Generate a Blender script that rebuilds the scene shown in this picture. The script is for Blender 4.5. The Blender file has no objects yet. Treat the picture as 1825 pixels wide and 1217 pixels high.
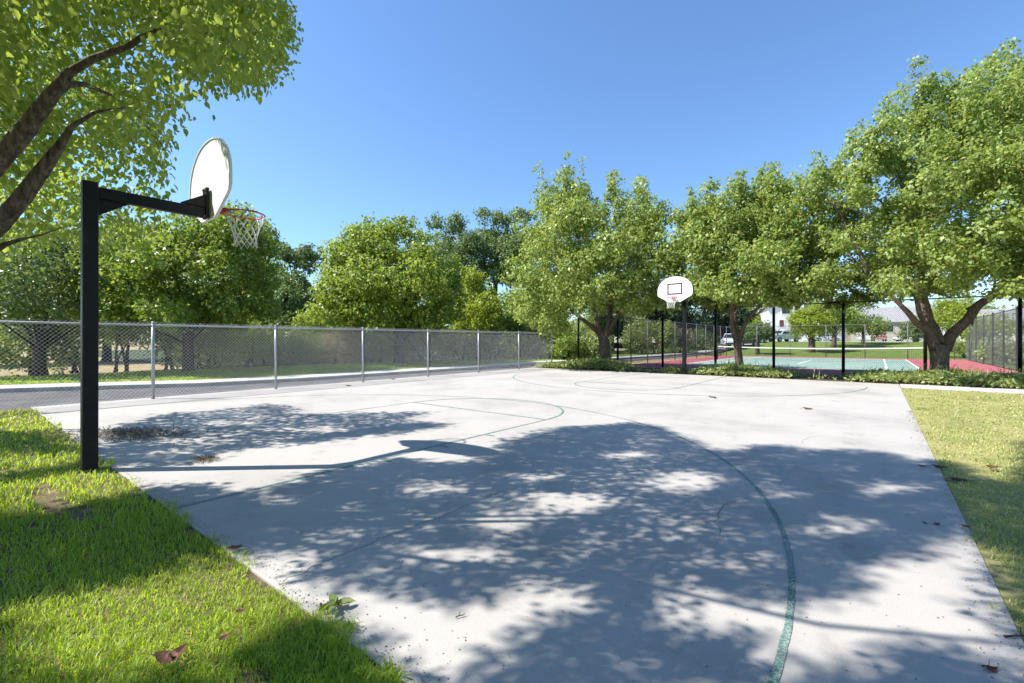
import bpy, math, random
import numpy as np
from mathutils import Vector, Matrix

# ------------------------------------------------------------------ camera
scene = bpy.context.scene
COL = scene.collection
EYE = 1.38
YAW = math.atan2(652, 815)
SA, CA = math.sin(YAW), math.cos(YAW)
FPX, CX, CY = 815.0, 912.5, 607.0
cam_d = bpy.data.cameras.new("camera")
cam = bpy.data.objects.new("camera", cam_d)
COL.objects.link(cam)
cam.location = (0, 0, EYE)
cam.rotation_euler = (math.pi / 2, 0, YAW)
cam_d.sensor_width = 36
cam_d.lens = FPX / 1825 * 36
cam_d.shift_y = -1.5 / 1825
cam_d.clip_start = 0.05
cam_d.clip_end = 2000
scene.camera = cam

# ------------------------------------------------------------------ light
SUNV = Vector((-0.647, -0.59, 1.0)).normalized()
SUN_EL = math.asin(SUNV.z)
SUN_AZ = math.atan2(SUNV.x, SUNV.y)
world = bpy.data.worlds.new("World")
scene.world = world
world.use_nodes = True
wn = world.node_tree
for n in list(wn.nodes):
    wn.nodes.remove(n)
sky = wn.nodes.new("ShaderNodeTexSky")
sky.sky_type = 'NISHITA'
sky.sun_disc = False
sky.sun_elevation = SUN_EL
sky.sun_rotation = SUN_AZ
sky.altitude = 1300
sky.air_density = 1.4
sky.dust_density = 0.5
sky.ozone_density = 9.0
bg = wn.nodes.new("ShaderNodeBackground")
bg.inputs['Strength'].default_value = 0.117
wo = wn.nodes.new("ShaderNodeOutputWorld")
wn.links.new(sky.outputs[0], bg.inputs[0])
wn.links.new(bg.outputs[0], wo.inputs[0])
sun_d = bpy.data.lights.new("sun", 'SUN')
sun_d.energy = 5.0
sun_d.angle = math.radians(0.53)
sun_d.color = (1.0, 0.95, 0.88)
sun = bpy.data.objects.new("sun", sun_d)
COL.objects.link(sun)
sun.rotation_euler = (-SUNV).to_track_quat('-Z', 'Y').to_euler()
sun.location = (0, 0, 40)
scene.view_settings.view_transform = 'Standard'
scene.view_settings.look = 'None'
scene.view_settings.exposure = 0.98
scene.view_settings.gamma = 1
scene.render.engine = 'CYCLES'
scene.cycles.max_bounces = 8
scene.cycles.transparent_max_bounces = 8

rng = np.random.default_rng(7)
random.seed(7)


# ------------------------------------------------------------------ helpers
def at(px, py, z):
    """Point at distance z in front of the camera, in the direction of photograph pixel px, py."""
    xc = (px - CX) / FPX * z
    return Vector((-SA * z + CA * xc, CA * z + SA * xc, EYE - (py - CY) / FPX * z))


def on_row(px, Y):
    """X on the line of constant Y seen at photograph column px."""
    r = (px - CX) / FPX
    return (r * CA * Y - SA * Y) / (CA + r * SA)


FWD = Vector((-SA, CA, 0))
RGT = Vector((CA, SA, 0))


def mat(name, color, rough=0.8, spec=0.3, metallic=0.0):
    m = bpy.data.materials.new(name)
    m.use_nodes = True
    b = m.node_tree.nodes['Principled BSDF']
    b.inputs['Base Color'].default_value = (*color, 1)
    b.inputs['Roughness'].default_value = rough
    b.inputs['Specular IOR Level'].default_value = spec
    b.inputs['Metallic'].default_value = metallic
    return m


def N(m, t, **kw):
    n = m.node_tree.nodes.new(t)
    for k, v in kw.items():
        setattr(n, k, v)
    return n


def L(m, a, b):
    m.node_tree.links.new(a, b)


def noise(m, scale, detail=4, rough=0.55, vec=None):
    n = N(m, 'ShaderNodeTexNoise')
    n.inputs['Scale'].default_value = scale
    n.inputs['Detail'].default_value = detail
    n.inputs['Roughness'].default_value = rough
    if vec is not None:
        L(m, vec, n.inputs['Vector'])
    return n.outputs['Fac']


def pos(m):
    return N(m, 'ShaderNodeNewGeometry').outputs['Position']


def ramp(m, fac, stops):
    r = N(m, 'ShaderNodeValToRGB')
    e = r.color_ramp.elements
    while len(e) < len(stops):
        e.new(0.5)
    for i, (p, c) in enumerate(stops):
        e[i].position = p
        e[i].color = (*c, 1) if len(c) == 3 else c
    L(m, fac, r.inputs[0])
    return r.outputs[0]


def mix(m, fac, a, b, mode='MIX'):
    n = N(m, 'ShaderNodeMix', data_type='RGBA', blend_type=mode)
    for sock, v in ((n.inputs[0], fac), (n.inputs[6], a), (n.inputs[7], b)):
        if isinstance(v, (int, float)):
            sock.default_value = v
        elif isinstance(v, tuple):
            sock.default_value = (*v, 1) if len(v) == 3 else v
        else:
            L(m, v, sock)
    return n.outputs[2]


def bump(m, height, strength=0.4, dist=0.02):
    b = N(m, 'ShaderNodeBump')
    b.inputs['Strength'].default_value = strength
    b.inputs['Distance'].default_value = dist
    L(m, height, b.inputs['Height'])
    bs = m.node_tree.nodes['Principled BSDF']
    L(m, b.outputs[0], bs.inputs['Normal'])


def setcol(m, sock):
    L(m, sock, m.node_tree.nodes['Principled BSDF'].inputs['Base Color'])


def noisy(name, stops, scale=3.0, rough=0.85, bumpscale=None, bstr=0.4, bdist=0.02, spec=0.2, detail=5):
    m = mat(name, (0.5, 0.5, 0.5), rough, spec)
    p = pos(m)
    setcol(m, ramp(m, noise(m, scale, detail, 0.6, p), stops))
    if bumpscale:
        bump(m, noise(m, bumpscale, 4, 0.6, p), bstr, bdist)
    return m


def leafmat(name, dark, mid, light, trans=0.35, tcol=None, rough=0.45, spec=0.35, odd=None, odds=0.97):
    m = mat(name, mid, rough, spec)
    g = N(m, 'ShaderNodeNewGeometry')
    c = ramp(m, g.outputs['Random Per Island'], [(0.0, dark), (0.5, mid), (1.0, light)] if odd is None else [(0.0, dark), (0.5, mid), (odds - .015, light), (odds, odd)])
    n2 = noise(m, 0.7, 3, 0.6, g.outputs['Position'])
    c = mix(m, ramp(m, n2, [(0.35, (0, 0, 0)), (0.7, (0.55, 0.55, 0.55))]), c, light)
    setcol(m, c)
    bs = m.node_tree.nodes['Principled BSDF']
    t = N(m, 'ShaderNodeBsdfTranslucent')
    if tcol is None:
        tcol = (min(1, light[0] * 2.2), min(1, light[1] * 2.1), light[2] * 1.2)
    tc = mix(m, 0.75, c, tcol)
    L(m, tc, t.inputs[0])
    ms = N(m, 'ShaderNodeMixShader')
    ms.inputs[0].default_value = trans
    L(m, bs.outputs[0], ms.inputs[1])
    L(m, t.outputs[0], ms.inputs[2])
    out = [n for n in m.node_tree.nodes if n.type == 'OUTPUT_MATERIAL'][0]
    L(m, ms.outputs[0], out.inputs[0])
    return m


def tag(o, label=None, cat=None, group=None, kind=None):
    if label: o['label'] = label
    if cat: o['category'] = cat
    if group: o['group'] = group
    if kind: o['kind'] = kind
    return o


def empty(name, loc=(0, 0, 0), label=None, cat=None, group=None, rz=0.0):
    o = bpy.data.objects.new(name, None)
    o.empty_display_size = 0.2
    COL.objects.link(o)
    o.location = loc
    o.rotation_euler = (0, 0, rz)
    return tag(o, label, cat, group)


def link(name, me, m, parent=None):
    o = bpy.data.objects.new(name, me)
    COL.objects.link(o)
    if m is not None:
        me.materials.append(m)
    if parent is not None:
        o.parent = parent
    return o


class MB:
    """Collects shapes into one mesh."""

    def __init__(self):
        self.v, self.f = [], []

    def add(self, vs, fs):
        b = len(self.v)
        self.v += [tuple(x) for x in vs]
        self.f += [tuple(i + b for i in q) for q in fs]

    def box(self, c, s, rz=0.0, M=None):
        hx, hy, hz = s[0] / 2, s[1] / 2, s[2] / 2
        vs = [Vector((x, y, z)) for z in (-hz, hz) for x, y in ((-hx, -hy), (hx, -hy), (hx, hy), (-hx, hy))]
        R = Matrix.Rotation(rz, 4, 'Z') if M is None else M
        vs = [R @ v + Vector(c) for v in vs]
        self.add(vs, [(3, 2, 1, 0), (4, 5, 6, 7), (0, 1, 5, 4), (1, 2, 6, 5), (2, 3, 7, 6), (3, 0, 4, 7)])

    def prism(self, poly, z0, z1):
        n = len(poly)
        vs = [(x, y, z0) for x, y in poly] + [(x, y, z1) for x, y in poly]
        fs = [tuple(range(n - 1, -1, -1)), tuple(range(n, 2 * n))]
        fs += [(i, (i + 1) % n, n + (i + 1) % n, n + i) for i in range(n)]
        self.add(vs, fs)

    def sheet(self, poly, z):
        self.add([(x, y, z) for x, y in poly], [tuple(range(len(poly)))])

    def tube(self, pts, rad, n=8, cap=True, jitter=0.0):
        pts = [Vector(p) for p in pts]
        if isinstance(rad, (int, float)):
            rad = [rad] * len(pts)
        rings, prev = [], None
        for i, p in enumerate(pts):
            a = pts[max(i - 1, 0)]
            b = pts[min(i + 1, len(pts) - 1)]
            t = (b - a).normalized()
            if prev is None:
                u = t.orthogonal().normalized()
            else:
                u = (prev - t * prev.dot(t))
                u = u.normalized() if u.length > 1e-6 else t.orthogonal().normalized()
            prev = u
            w = t.cross(u)
            ring = []
            for k in range(n):
                an = 2 * math.pi * k / n
                r = rad[i] * (1 + (random.uniform(-jitter, jitter) if jitter else 0))
                ring.append(p + (u * math.cos(an) + w * math.sin(an)) * r)
            rings.append(ring)
        vs = [v for r in rings for v in r]
        fs = []
        for i in range(len(pts) - 1):
            for k in range(n):
                fs.append((i * n + k, i * n + (k + 1) % n, (i + 1) * n + (k + 1) % n, (i + 1) * n + k))
        if cap:
            fs.append(tuple(range(n - 1, -1, -1)))
            fs.append(tuple((len(pts) - 1) * n + k for k in range(n)))
        self.add(vs, fs)

    def ring(self, c, R, r, n=32, m=8, axis='Z'):
        vs, fs = [], []
        for i in range(n):
            a = 2 * math.pi * i / n
            for k in range(m):
                b = 2 * math.pi * k / m
                x, y, z = (R + r * math.cos(b)) * math.cos(a), (R + r * math.cos(b)) * math.sin(a), r * math.sin(b)
                if axis == 'X':
                    x, y, z = z, x, y
                elif axis == 'Y':
                    x, y, z = x, z, y
                vs.append((c[0] + x, c[1] + y, c[2] + z))
        for i in range(n):
            for k in range(m):
                fs.append((i * m + k, ((i + 1) % n) * m + k, ((i + 1) % n) * m + (k + 1) % m, i * m + (k + 1) % m))
        self.add(vs, fs)

    def build(self, name, m, parent=None, smooth=False, bevel=0.0):
        me = bpy.data.meshes.new(name)
        me.from_pydata(self.v, [], self.f)
        if smooth:
            me.polygons.foreach_set('use_smooth', [True] * len(me.polygons))
        me.update()
        o = link(name, me, m, parent)
        if bevel:
            md = o.modifiers.new('bevel', 'BEVEL')
            md.width = bevel
            md.segments = 2
            md.limit_method = 'ANGLE'
        return o


def arrmesh(name, V, Q, smooth=False):
    """Mesh straight from numpy arrays: V (n,3), Q (m,k) faces of k corners."""
    me = bpy.data.meshes.new(name)
    k = Q.shape[1]
    me.vertices.add(len(V))
    me.vertices.foreach_set('co', np.ascontiguousarray(V, dtype=np.float32).ravel())
    me.loops.add(Q.size)
    me.loops.foreach_set('vertex_index', np.ascontiguousarray(Q, dtype=np.int32).ravel())
    me.polygons.add(len(Q))
    me.polygons.foreach_set('loop_start', np.arange(0, Q.size, k, dtype=np.int32))
    if smooth:
        me.polygons.foreach_set('use_smooth', np.ones(len(Q), dtype=bool))
    me.update(calc_edges=True)
    return me


def unit(a):
    return a / np.maximum(np.linalg.norm(a, axis=1, keepdims=True), 1e-9)


LEAF_FINE = (np.array([[0, 0, 0], [.20, .25, .09], [.56, .28, .07], [1, 0, -.16], [.56, -.28, .07], [.20, -.25, .09]]),
             np.array([[0, 1, 2, 3], [0, 3, 4, 5]]))
LEAF_COARSE = (np.array([[0, 0, 0], [.45, .36, .10], [1, 0, -.08], [.45, -.36, .10]]), np.array([[0, 1, 2, 3]]))


def leaves_mesh(name, P, D, Nn, S, shape):
    """P points, D leaf directions, Nn leaf normals, S sizes."""
    tv, tf = shape
    D = unit(D)
    W = unit(np.cross(Nn, D))
    U = np.cross(D, W)
    V = (P[:, None, :] + S[:, None, None] * (tv[None, :, 0:1] * D[:, None, :] + tv[None, :, 1:2] * W[:, None, :] + tv[None, :, 2:3] * U[:, None, :]))
    k = len(tv)
    Q = (tf[None] + (np.arange(len(P)) * k)[:, None, None]).reshape(-1, tf.shape[1])
    return arrmesh(name, V.reshape(-1, 3), Q)


def leaf_cloud(C, R, O, per, size, hang=0.6, r=rng, flat=1.0):
    """Leaves round clump centres C with radii R and outward directions O."""
    n = len(C)
    idx = np.repeat(np.arange(n), per) if isinstance(per, int) else np.repeat(np.arange(n), per)
    m = len(idx)
    d = r.normal(size=(m, 3))
    d = unit(d) * (r.random((m, 1)) ** 0.45)
    d[:, 2] *= flat
    P = C[idx] + d * R[idx][:, None]
    out = O[idx]
    D = unit(d) * 0.6 + r.normal(size=(m, 3)) * 0.6 + np.array([0, 0, -hang])
    Nn = out * 0.95 + np.array([0, 0, 0.55]) + r.normal(size=(m, 3)) * 0.42
    S = size * (0.65 + 0.7 * r.random(m))
    return P, D, Nn, S


def lobes_to_clumps(lobes, spacing, r, inner=0.35):
    """lobes: (centre, (rx, ry, rz)); clump centres spread over and just inside each lobe's shell."""
    C, O = [], []
    for c, rad in lobes:
        rad = np.array(rad)
        area = 4 * math.pi * ((rad[0] * rad[1]) ** 1.6 / 3 + (rad[0] * rad[2]) ** 1.6 / 3 + (rad[1] * rad[2]) ** 1.6 / 3) ** (1 / 1.6)
        n = max(5, int(area / spacing ** 2))
        d = unit(r.normal(size=(n, 3)))
        k = 1.02 - inner * r.random(n) ** 1.6
        C.append(np.array(c) + d * rad * k[:, None])
        O.append(unit(d / rad))
    return np.concatenate(C), np.concatenate(O)


def inside_lobes(C, lobes, lim):
    keep = np.ones(len(C), bool)
    for c, rad in lobes:
        q = (C - np.array(c)) / np.array(rad)
        keep &= (q ** 2).sum(1) > lim
    return keep


def bez(a, b, c, n=7):
    a, b, c = Vector(a), Vector(b), Vector(c)
    return [a * (1 - t) ** 2 + b * 2 * t * (1 - t) + c * t * t for t in [i / (n - 1) for i in range(n)]]


def wobble(pts, k):
    return [pts[0]] + [p + Vector((random.uniform(-k, k), random.uniform(-k, k), random.uniform(-k, k))) for p in pts[1:-1]] + [pts[-1]]


# ------------------------------------------------------------------ materials
def concrete_mat(name, base=(0.39, 0.37, 0.343)):
    m = mat(name, base, 0.85, 0.25)
    p = pos(m)
    d = tuple(c * 0.80 for c in base)
    l = tuple(min(1, c * 1.07) for c in base)
    c = ramp(m, noise(m, 0.55, 6, 0.62, p), [(0.32, d), (0.5, base), (0.7, l)])
    sp = ramp(m, noise(m, 190, 2, 0.5, p), [(0.33, (0.62, 0.62, 0.62)), (0.46, (1, 1, 1))])
    c = mix(m, 0.55, c, sp, 'MULTIPLY')
    st = ramp(m, noise(m, 2.3, 6, 0.7, p), [(0.30, (0.74, 0.725, 0.70)), (0.43, (1, 1, 1))])
    c = mix(m, 0.8, c, st, 'MULTIPLY')
    setcol(m, c)
    bump(m, noise(m, 130, 3, 0.6, p), 0.25, 0.004)
    return m


M = {}
M['concrete'] = concrete_mat('broom finished concrete')
M['walk'] = noisy('sidewalk concrete', [(0.3, (0.40, 0.39, 0.36)), (0.7, (0.52, 0.5, 0.47))], 1.5, bumpscale=60, bstr=0.2)
M['kerb'] = noisy('kerb concrete', [(0.3, (0.30, 0.29, 0.26)), (0.7, (0.44, 0.42, 0.38))], 2.5, bumpscale=40, bstr=0.3)
M['asphalt'] = noisy('asphalt', [(0.3, (0.075, 0.072, 0.075)), (0.7, (0.14, 0.132, 0.13))], 1.2, bumpscale=90, bstr=0.5)
M['soil'] = noisy('lawn soil', [(0.3, (0.07, 0.055, 0.03)), (0.55, (0.14, 0.11, 0.06)), (0.8, (0.26, 0.2, 0.12))], 5, bumpscale=30, bstr=0.8)
M['lawn_far'] = noisy('mown lawn', [(0.3, (0.09, 0.155, 0.025)), (0.5, (0.15, 0.22, 0.04)), (0.75, (0.25, 0.29, 0.07))], 1.6, bumpscale=14, bstr=1.0, bdist=0.08)
M['lawn_dry'] = noisy('dry lawn soil', [(0.3, (0.20, 0.21, 0.07)), (0.55, (0.30, 0.28, 0.11)), (0.8, (0.42, 0.35, 0.2))], 1.4, bumpscale=40, bstr=0.8)
M['dry'] = noisy('dry ground', [(0.3, (0.20, 0.16, 0.08)), (0.55, (0.34, 0.27, 0.15)), (0.8, (0.42, 0.35, 0.21))], 2.2, bumpscale=12, bstr=1.0, bdist=0.06)
M['mulch'] = noisy('planter soil', [(0.3, (0.05, 0.035, 0.022)), (0.7, (0.13, 0.09, 0.06))], 9, bumpscale=40, bstr=1.0)
M['court_red'] = noisy('red acrylic court', [(0.3, (0.34, 0.095, 0.10)), (0.7, (0.45, 0.15, 0.155))], 0.9, bumpscale=150, bstr=0.2)
M['court_green'] = noisy('green acrylic court', [(0.3, (0.20, 0.30, 0.245)), (0.7, (0.28, 0.37, 0.315))], 0.9, bumpscale=150, bstr=0.2)
M['white_line'] = mat('white court line', (0.75, 0.75, 0.73), 0.7)
M['galv'] = noisy('galvanised steel', [(0.3, (0.27, 0.28, 0.30)), (0.7, (0.40, 0.42, 0.45))], 25, rough=0.42, spec=0.5)
M['galv'].node_tree.nodes['Principled BSDF'].inputs['Metallic'].default_value = 0.35
M['wire'] = mat('galvanised wire', (0.66, 0.67, 0.69), 0.4, 0.5, 0.1)
M['black'] = noisy('black enamelled steel', [(0.3, (0.005, 0.005, 0.006)), (0.6, (0.009, 0.009, 0.010)), (0.85, (0.028, 0.026, 0.026))], 7, rough=0.45, spec=0.22, bumpscale=60, bstr=0.08)
M['blackwire'] = mat('black coated wire', (0.018, 0.018, 0.02), 0.5)
M['greywire'] = mat('grey coated wire', (0.13, 0.135, 0.15), 0.5)
M['greypost'] = mat('dark grey post', (0.16, 0.165, 0.175), 0.5)
M['board'] = noisy('white enamel board', [(0.3, (0.78, 0.80, 0.83)), (0.7, (0.83, 0.85, 0.88))], 3, rough=0.35, spec=0.4)
M['red'] = noisy('red rim paint', [(0.3, (0.42, 0.025, 0.02)), (0.7, (0.55, 0.04, 0.03))], 20, rough=0.4, spec=0.4)
M['maroon'] = mat('maroon target paint', (0.11, 0.012, 0.016), 0.5)
M['cord'] = mat('white net cord', (0.78, 0.77, 0.73), 0.9)
M['bolt'] = mat('steel bolt', (0.3, 0.3, 0.3), 0.4, 0.5, 0.6)


def paintline_mat():
    m = mat('worn green line paint', (0.02, 0.12, 0.085), 0.8)
    p = pos(m)
    n = ramp(m, noise(m, 80, 6, 0.7, p), [(0.39, (1, 1, 1)), (0.53, (0.0, 0.0, 0.0))])
    n2 = ramp(m, noise(m, 1.1, 3, 0.6, p), [(0.40, (0.0, 0.0, 0.0)), (0.72, (0.62, 0.62, 0.62))])
    k = mix(m, 1.0, n, n2, 'SCREEN')
    c = mix(m, k, (0.03, 0.13, 0.10), (0.33, 0.355, 0.335))
    setcol(m, c)
    return m


M['paint'] = paintline_mat()


def bark_mat(name, a, b, c):
    m = mat(name, a, 0.9, 0.15)
    p = pos(m)
    mp = N(m, 'ShaderNodeMapping')
    mp.inputs['Scale'].default_value = (1, 1, 0.22)
    L(m, p, mp.inputs[0])
    n = noise(m, 28, 6, 0.7, mp.outputs[0])
    setcol(m, ramp(m, n, [(0.3, a), (0.5, b), (0.72, c)]))
    bump(m, n, 0.9, 0.03)
    return m


M['bark'] = bark_mat('grey brown bark', (0.03, 0.022, 0.018), (0.13, 0.10, 0.08), (0.29, 0.235, 0.19))
M['bark_dark'] = bark_mat('dark bark', (0.018, 0.014, 0.012), (0.07, 0.052, 0.042), (0.15, 0.12, 0.10))
M['twig'] = mat('twig', (0.10, 0.07, 0.05), 0.9)
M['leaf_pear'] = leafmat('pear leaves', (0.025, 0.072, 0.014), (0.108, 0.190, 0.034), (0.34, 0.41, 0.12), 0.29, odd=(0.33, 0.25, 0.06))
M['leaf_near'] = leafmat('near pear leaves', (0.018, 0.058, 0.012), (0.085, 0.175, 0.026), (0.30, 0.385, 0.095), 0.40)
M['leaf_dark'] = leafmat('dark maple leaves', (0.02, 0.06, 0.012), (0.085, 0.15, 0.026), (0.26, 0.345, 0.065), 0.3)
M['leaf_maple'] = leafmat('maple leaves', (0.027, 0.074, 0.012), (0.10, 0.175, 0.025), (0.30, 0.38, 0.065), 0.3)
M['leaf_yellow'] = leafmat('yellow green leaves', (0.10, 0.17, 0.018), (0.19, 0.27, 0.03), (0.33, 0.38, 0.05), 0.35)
M['leaf_grey'] = leafmat('grey green leaves', (0.045, 0.09, 0.028), (0.10, 0.165, 0.05), (0.19, 0.26, 0.10), 0.25)
M['leaf_ivy'] = leafmat('creeping ivy leaves', (0.06, 0.12, 0.03), (0.15, 0.22, 0.06), (0.34, 0.38, 0.16), 0.28)
M['leaf_brush'] = leafmat('dry brush', (0.12, 0.10, 0.06), (0.24, 0.2, 0.12), (0.38, 0.33, 0.22), 0.15)
M['leaf_conifer'] = leafmat('conifer needles', (0.012, 0.03, 0.014), (0.025, 0.05, 0.02), (0.05, 0.08, 0.03), 0.1)
M['grass'] = leafmat('lawn grass blades', (0.055, 0.125, 0.012), (0.145, 0.27, 0.016), (0.35, 0.46, 0.04), 0.42, odd=(0.42, 0.36, 0.17), odds=0.9)
M['grass_dry'] = leafmat('dry grass blades', (0.13, 0.20, 0.04), (0.24, 0.31, 0.08), (0.44, 0.45, 0.18), 0.35, odd=(0.5, 0.4, 0.24), odds=0.85)
M['deadleaf'] = noisy('dead leaf', [(0.3, (0.05, 0.025, 0.018)), (0.7, (0.17, 0.085, 0.05))], 40)
M['straw'] = noisy('dry straw litter', [(0.3, (0.07, 0.055, 0.035)), (0.7, (0.20, 0.16, 0.10))], 30)

# ================================================================== SETTING
def structure(name, mb, m):
    o = mb.build(name, m)
    o['kind'] = 'structure'
    return o


def smooth01(t):
    t = max(0.0, min(1.0, t))
    return t * t * (3 - 2 * t)


def hill(Y):
    return 1.25 * smooth01((Y - 48) / 30.0)


b = MB(); b.sheet([(-400, -300), (400, -300), (400, 500), (-400, 500)], -0.09); structure('ground', b, M['dry'])
# the basketball slab, its long sides parallel to +Y
CX0, CX1, CY0, CY1 = -13.75, 0.52, 1.17, 18.98
b = MB(); b.prism([(CX0, CY0), (CX1, CY0), (CX1, CY1), (CX0, CY1)], -0.12, 0.0); structure('basketball_court', b, M['concrete'])
# lawns beside the slab
b = MB(); b.sheet([(-13.75, -40), (14, -40), (14, CY0), (-13.75, CY0)], -0.012); structure('front_lawn', b, M['soil'])
b = MB(); b.sheet([(CX1, CY0), (14, CY0), (14, 17.62), (CX1, 17.62)], -0.012); structure('side_lawn', b, M['lawn_dry'])
b = MB(); b.prism([(CX1 + 0.02, 17.62), (30, 17.62), (30, 18.95), (CX1 + 0.02, 18.95)], -0.1, 0.012); structure('side_path', b, M['walk'])
b = MB(); b.sheet([(-13.75, CY1), (30, CY1), (30, 22.55), (-13.75, 22.55)], -0.015); structure('planting_bed', b, M['mulch'])
# the lane behind the fence
kerb = [(-22, -30), (-20.5, -6), (-19.2, 0.5), (-17.9, 2.9), (-16.6, 5.0), (-16.0, 8), (-15.9, 14), (-15.8, 25), (-15.5, 34), (-15.2, 40), (-14.6, 52), (-13.0, 66), (-9, 78)]


def off(path, d):
    out = []
    for i, (x, y) in enumerate(path):
        ax, ay = path[max(i - 1, 0)]
        bx, by = path[min(i + 1, len(path) - 1)]
        t = Vector((bx - ax, by - ay)).normalized()
        out.append((x - t.y * d, y + t.x * d))
    return out


def strip(p, q, z, zf=None):
    mb = MB()
    n = len(p)
    vs = [(x, y, z + (hill(y) if zf else 0)) for x, y in p] + [(x, y, z + (hill(y) if zf else 0)) for x, y in q]
    mb.add(vs, [(i, i + 1, n + i + 1, n + i) for i in range(n - 1)])
    return mb


def curb(p, d, z0, z1):
    mb = MB()
    q = off(p, d)
    n = len(p)
    vs = [(x, y, z + hill(y)) for z in (z0, z1) for path in (p, q) for x, y in path]
    fs = []
    for i in range(n - 1):
        fs += [(2 * n + i, 2 * n + i + 1, 3 * n + i + 1, 3 * n + i), (i, i + 1, 2 * n + i + 1, 2 * n + i), (n + i, n + i + 1, 3 * n + i + 1, 3 * n + i)]
    mb.add(vs, fs)
    return mb


n_k = len(kerb)
lane_in = [(max(-13.75, -13.75), y) for x, y in kerb]
structure('lane_road', strip(lane_in, kerb, -0.06, True), M['asphalt'])
structure('kerb', curb(kerb, 0.15, -0.08, 0.055), M['kerb'])
structure('sidewalk', curb(off(kerb, 0.153), 1.35, -0.08, 0.048), M['walk'])
structure('verge_lawn', strip(off(kerb, 1.5), [(-25.5 - 0.8 * math.sin(i * 1.7), y) for i, (x, y) in enumerate(off(kerb, 1.5))], 0.03, True), M['lawn_far'])
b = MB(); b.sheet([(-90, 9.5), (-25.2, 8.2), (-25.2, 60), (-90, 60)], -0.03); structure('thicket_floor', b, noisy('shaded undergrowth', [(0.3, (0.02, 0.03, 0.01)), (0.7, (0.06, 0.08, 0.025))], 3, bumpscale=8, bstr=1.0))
# tennis court
TX0, TX1, TY0, TY1 = -11.35, 5.0, 22.4, 46.5
b = MB(); b.sheet([(TX0, 22.55), (TX1, 22.55), (TX1, TY1), (TX0, TY1)], -0.012); structure('tennis_court_surround', b, M['court_red'])
GX0, GX1, GY0, GY1 = -9.1, 1.65, 27.0, 44.2
b = MB(); b.sheet([(GX0, GY0), (GX1, GY0), (GX1, GY1), (GX0, GY1)], -0.008); structure('tennis_court_surface', b, M['court_green'])
b = MB()
xs = [GX0 + 0.05, GX0 + 1.3, GX1 - 1.3, GX1 - 0.05]
for x in xs:
    b.sheet([(x - .04, GY0 + .06), (x + .04, GY0 + .06), (x + .04, GY1 - .06), (x - .04, GY1 - .06)], -0.004)
for y in (31.5, 39.6):
    b.sheet([(xs[1] + .045, y - .04), (xs[2] - .045, y - .04), (xs[2] - .045, y + .04), (xs[1] + .045, y + .04)], -0.004)
xm = (GX0 + GX1) / 2
b.sheet([(xm - .04, 31.55), (xm + .04, 31.55), (xm + .04, 39.55), (xm - .04, 39.55)], -0.004)
for y in (GY0 + .03, GY1 - .03):
    b.sheet([(GX0, y - .025), (GX1, y - .025), (GX1, y + .025), (GX0, y + .025)], -0.0035)
structure('tennis_court_lines', b, M['white_line'])
# park lawn rising to the car park
def terrain(name, x0, x1, y0, y1, dz, m, ny=26):
    mb = MB()
    for i in range(ny):
        ya, yb = y0 + (y1 - y0) * i / ny, y0 + (y1 - y0) * (i + 1) / ny
        mb.add([(x0, ya, hill(ya) + dz), (x1, ya, hill(ya) + dz), (x1, yb, hill(yb) + dz), (x0, yb, hill(yb) + dz)], [(0, 1, 2, 3)])
    me = bpy.data.meshes.new(name)
    o = mb.build(name, m)
    o['kind'] = 'structure'
    return o


terrain('park_lawn', -13.2, 60, 46.5, 79, -0.03, M['lawn_far'])
terrain('car_park', -120, 120, 79, 118, -0.02, M['walk'], 8)
terrain('far_field', -200, 200, 118, 300, -0.04, M['lawn_far'], 6)
b = MB(); b.sheet([(5.15, 22.5), (60, 22.5), (60, 46.5), (5.15, 46.5)], -0.02); structure('neighbour_lawn', b, M['lawn_far'])

# painted lines of the basketball court
def arc(cx, cy, R, a0, a1, n=64):
    return [(cx + R * math.cos(math.radians(a0 + (a1 - a0) * i / n)), cy + R * math.sin(math.radians(a0 + (a1 - a0) * i / n))) for i in range(n + 1)]


def band(mb, path, w, z, rag=0.0):
    if rag:
        fine = []
        for (xa, ya), (xb, yb) in zip(path, path[1:]):
            k = max(1, int(math.hypot(xb - xa, yb - ya) / 0.03))
            fine += [(xa + (xb - xa) * i / k, ya + (yb - ya) * i / k) for i in range(k)]
        path = fine + [path[-1]]
    p, q = off(path, w / 2), off(path, -w / 2)
    if rag:
        p = [(x + random.uniform(-rag, rag), y + random.uniform(-rag, rag)) for x, y in p]
        q = [(x + random.uniform(-rag, rag), y + random.uniform(-rag, rag)) for x, y in q]
    n = len(path)
    mb.add([(x, y, z) for x, y in p] + [(x, y, z) for x, y in q], [(i, n + i, n + i + 1, i + 1) for i in range(n - 1)])


b = MB()
W = 0.042
XK = -6.31
band(b, arc(XK, 2.25, 5.98, 0, 180), 0.035, 0.003, .0022)
band(b, [(XK + 5.98, 1.2), (XK + 5.98, 2.25)], 0.038, 0.0034, .0022)
band(b, [(XK - 5.98, 1.2), (XK - 5.98, 2.24)], 0.055, 0.003)
band(b, [(XK + 1.79, 1.2), (XK + 1.79, 6.6)], W, 0.0034, .002)
band(b, [(XK - 1.79, 1.2), (XK - 1.79, 6.6)], W, 0.0034)
band(b, [(XK - 1.765, 6.6), (XK + 1.765, 6.6)], W, 0.0038)
band(b, arc(XK, 6.63, 1.79, 0, 180, 40), W, 0.0042)
for yy in (3.2, 4.1, 5.0):
    band(b, [(XK + 1.82, yy), (XK + 1.98, yy)], W, 0.0046)
XF = -6.15
band(b, arc(XF, 17.2, 5.9, 180, 360), 0.045, 0.003)
band(b, [(XF + 1.6, 13.5), (XF + 1.6, 18.9)], 0.042, 0.0034)
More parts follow.
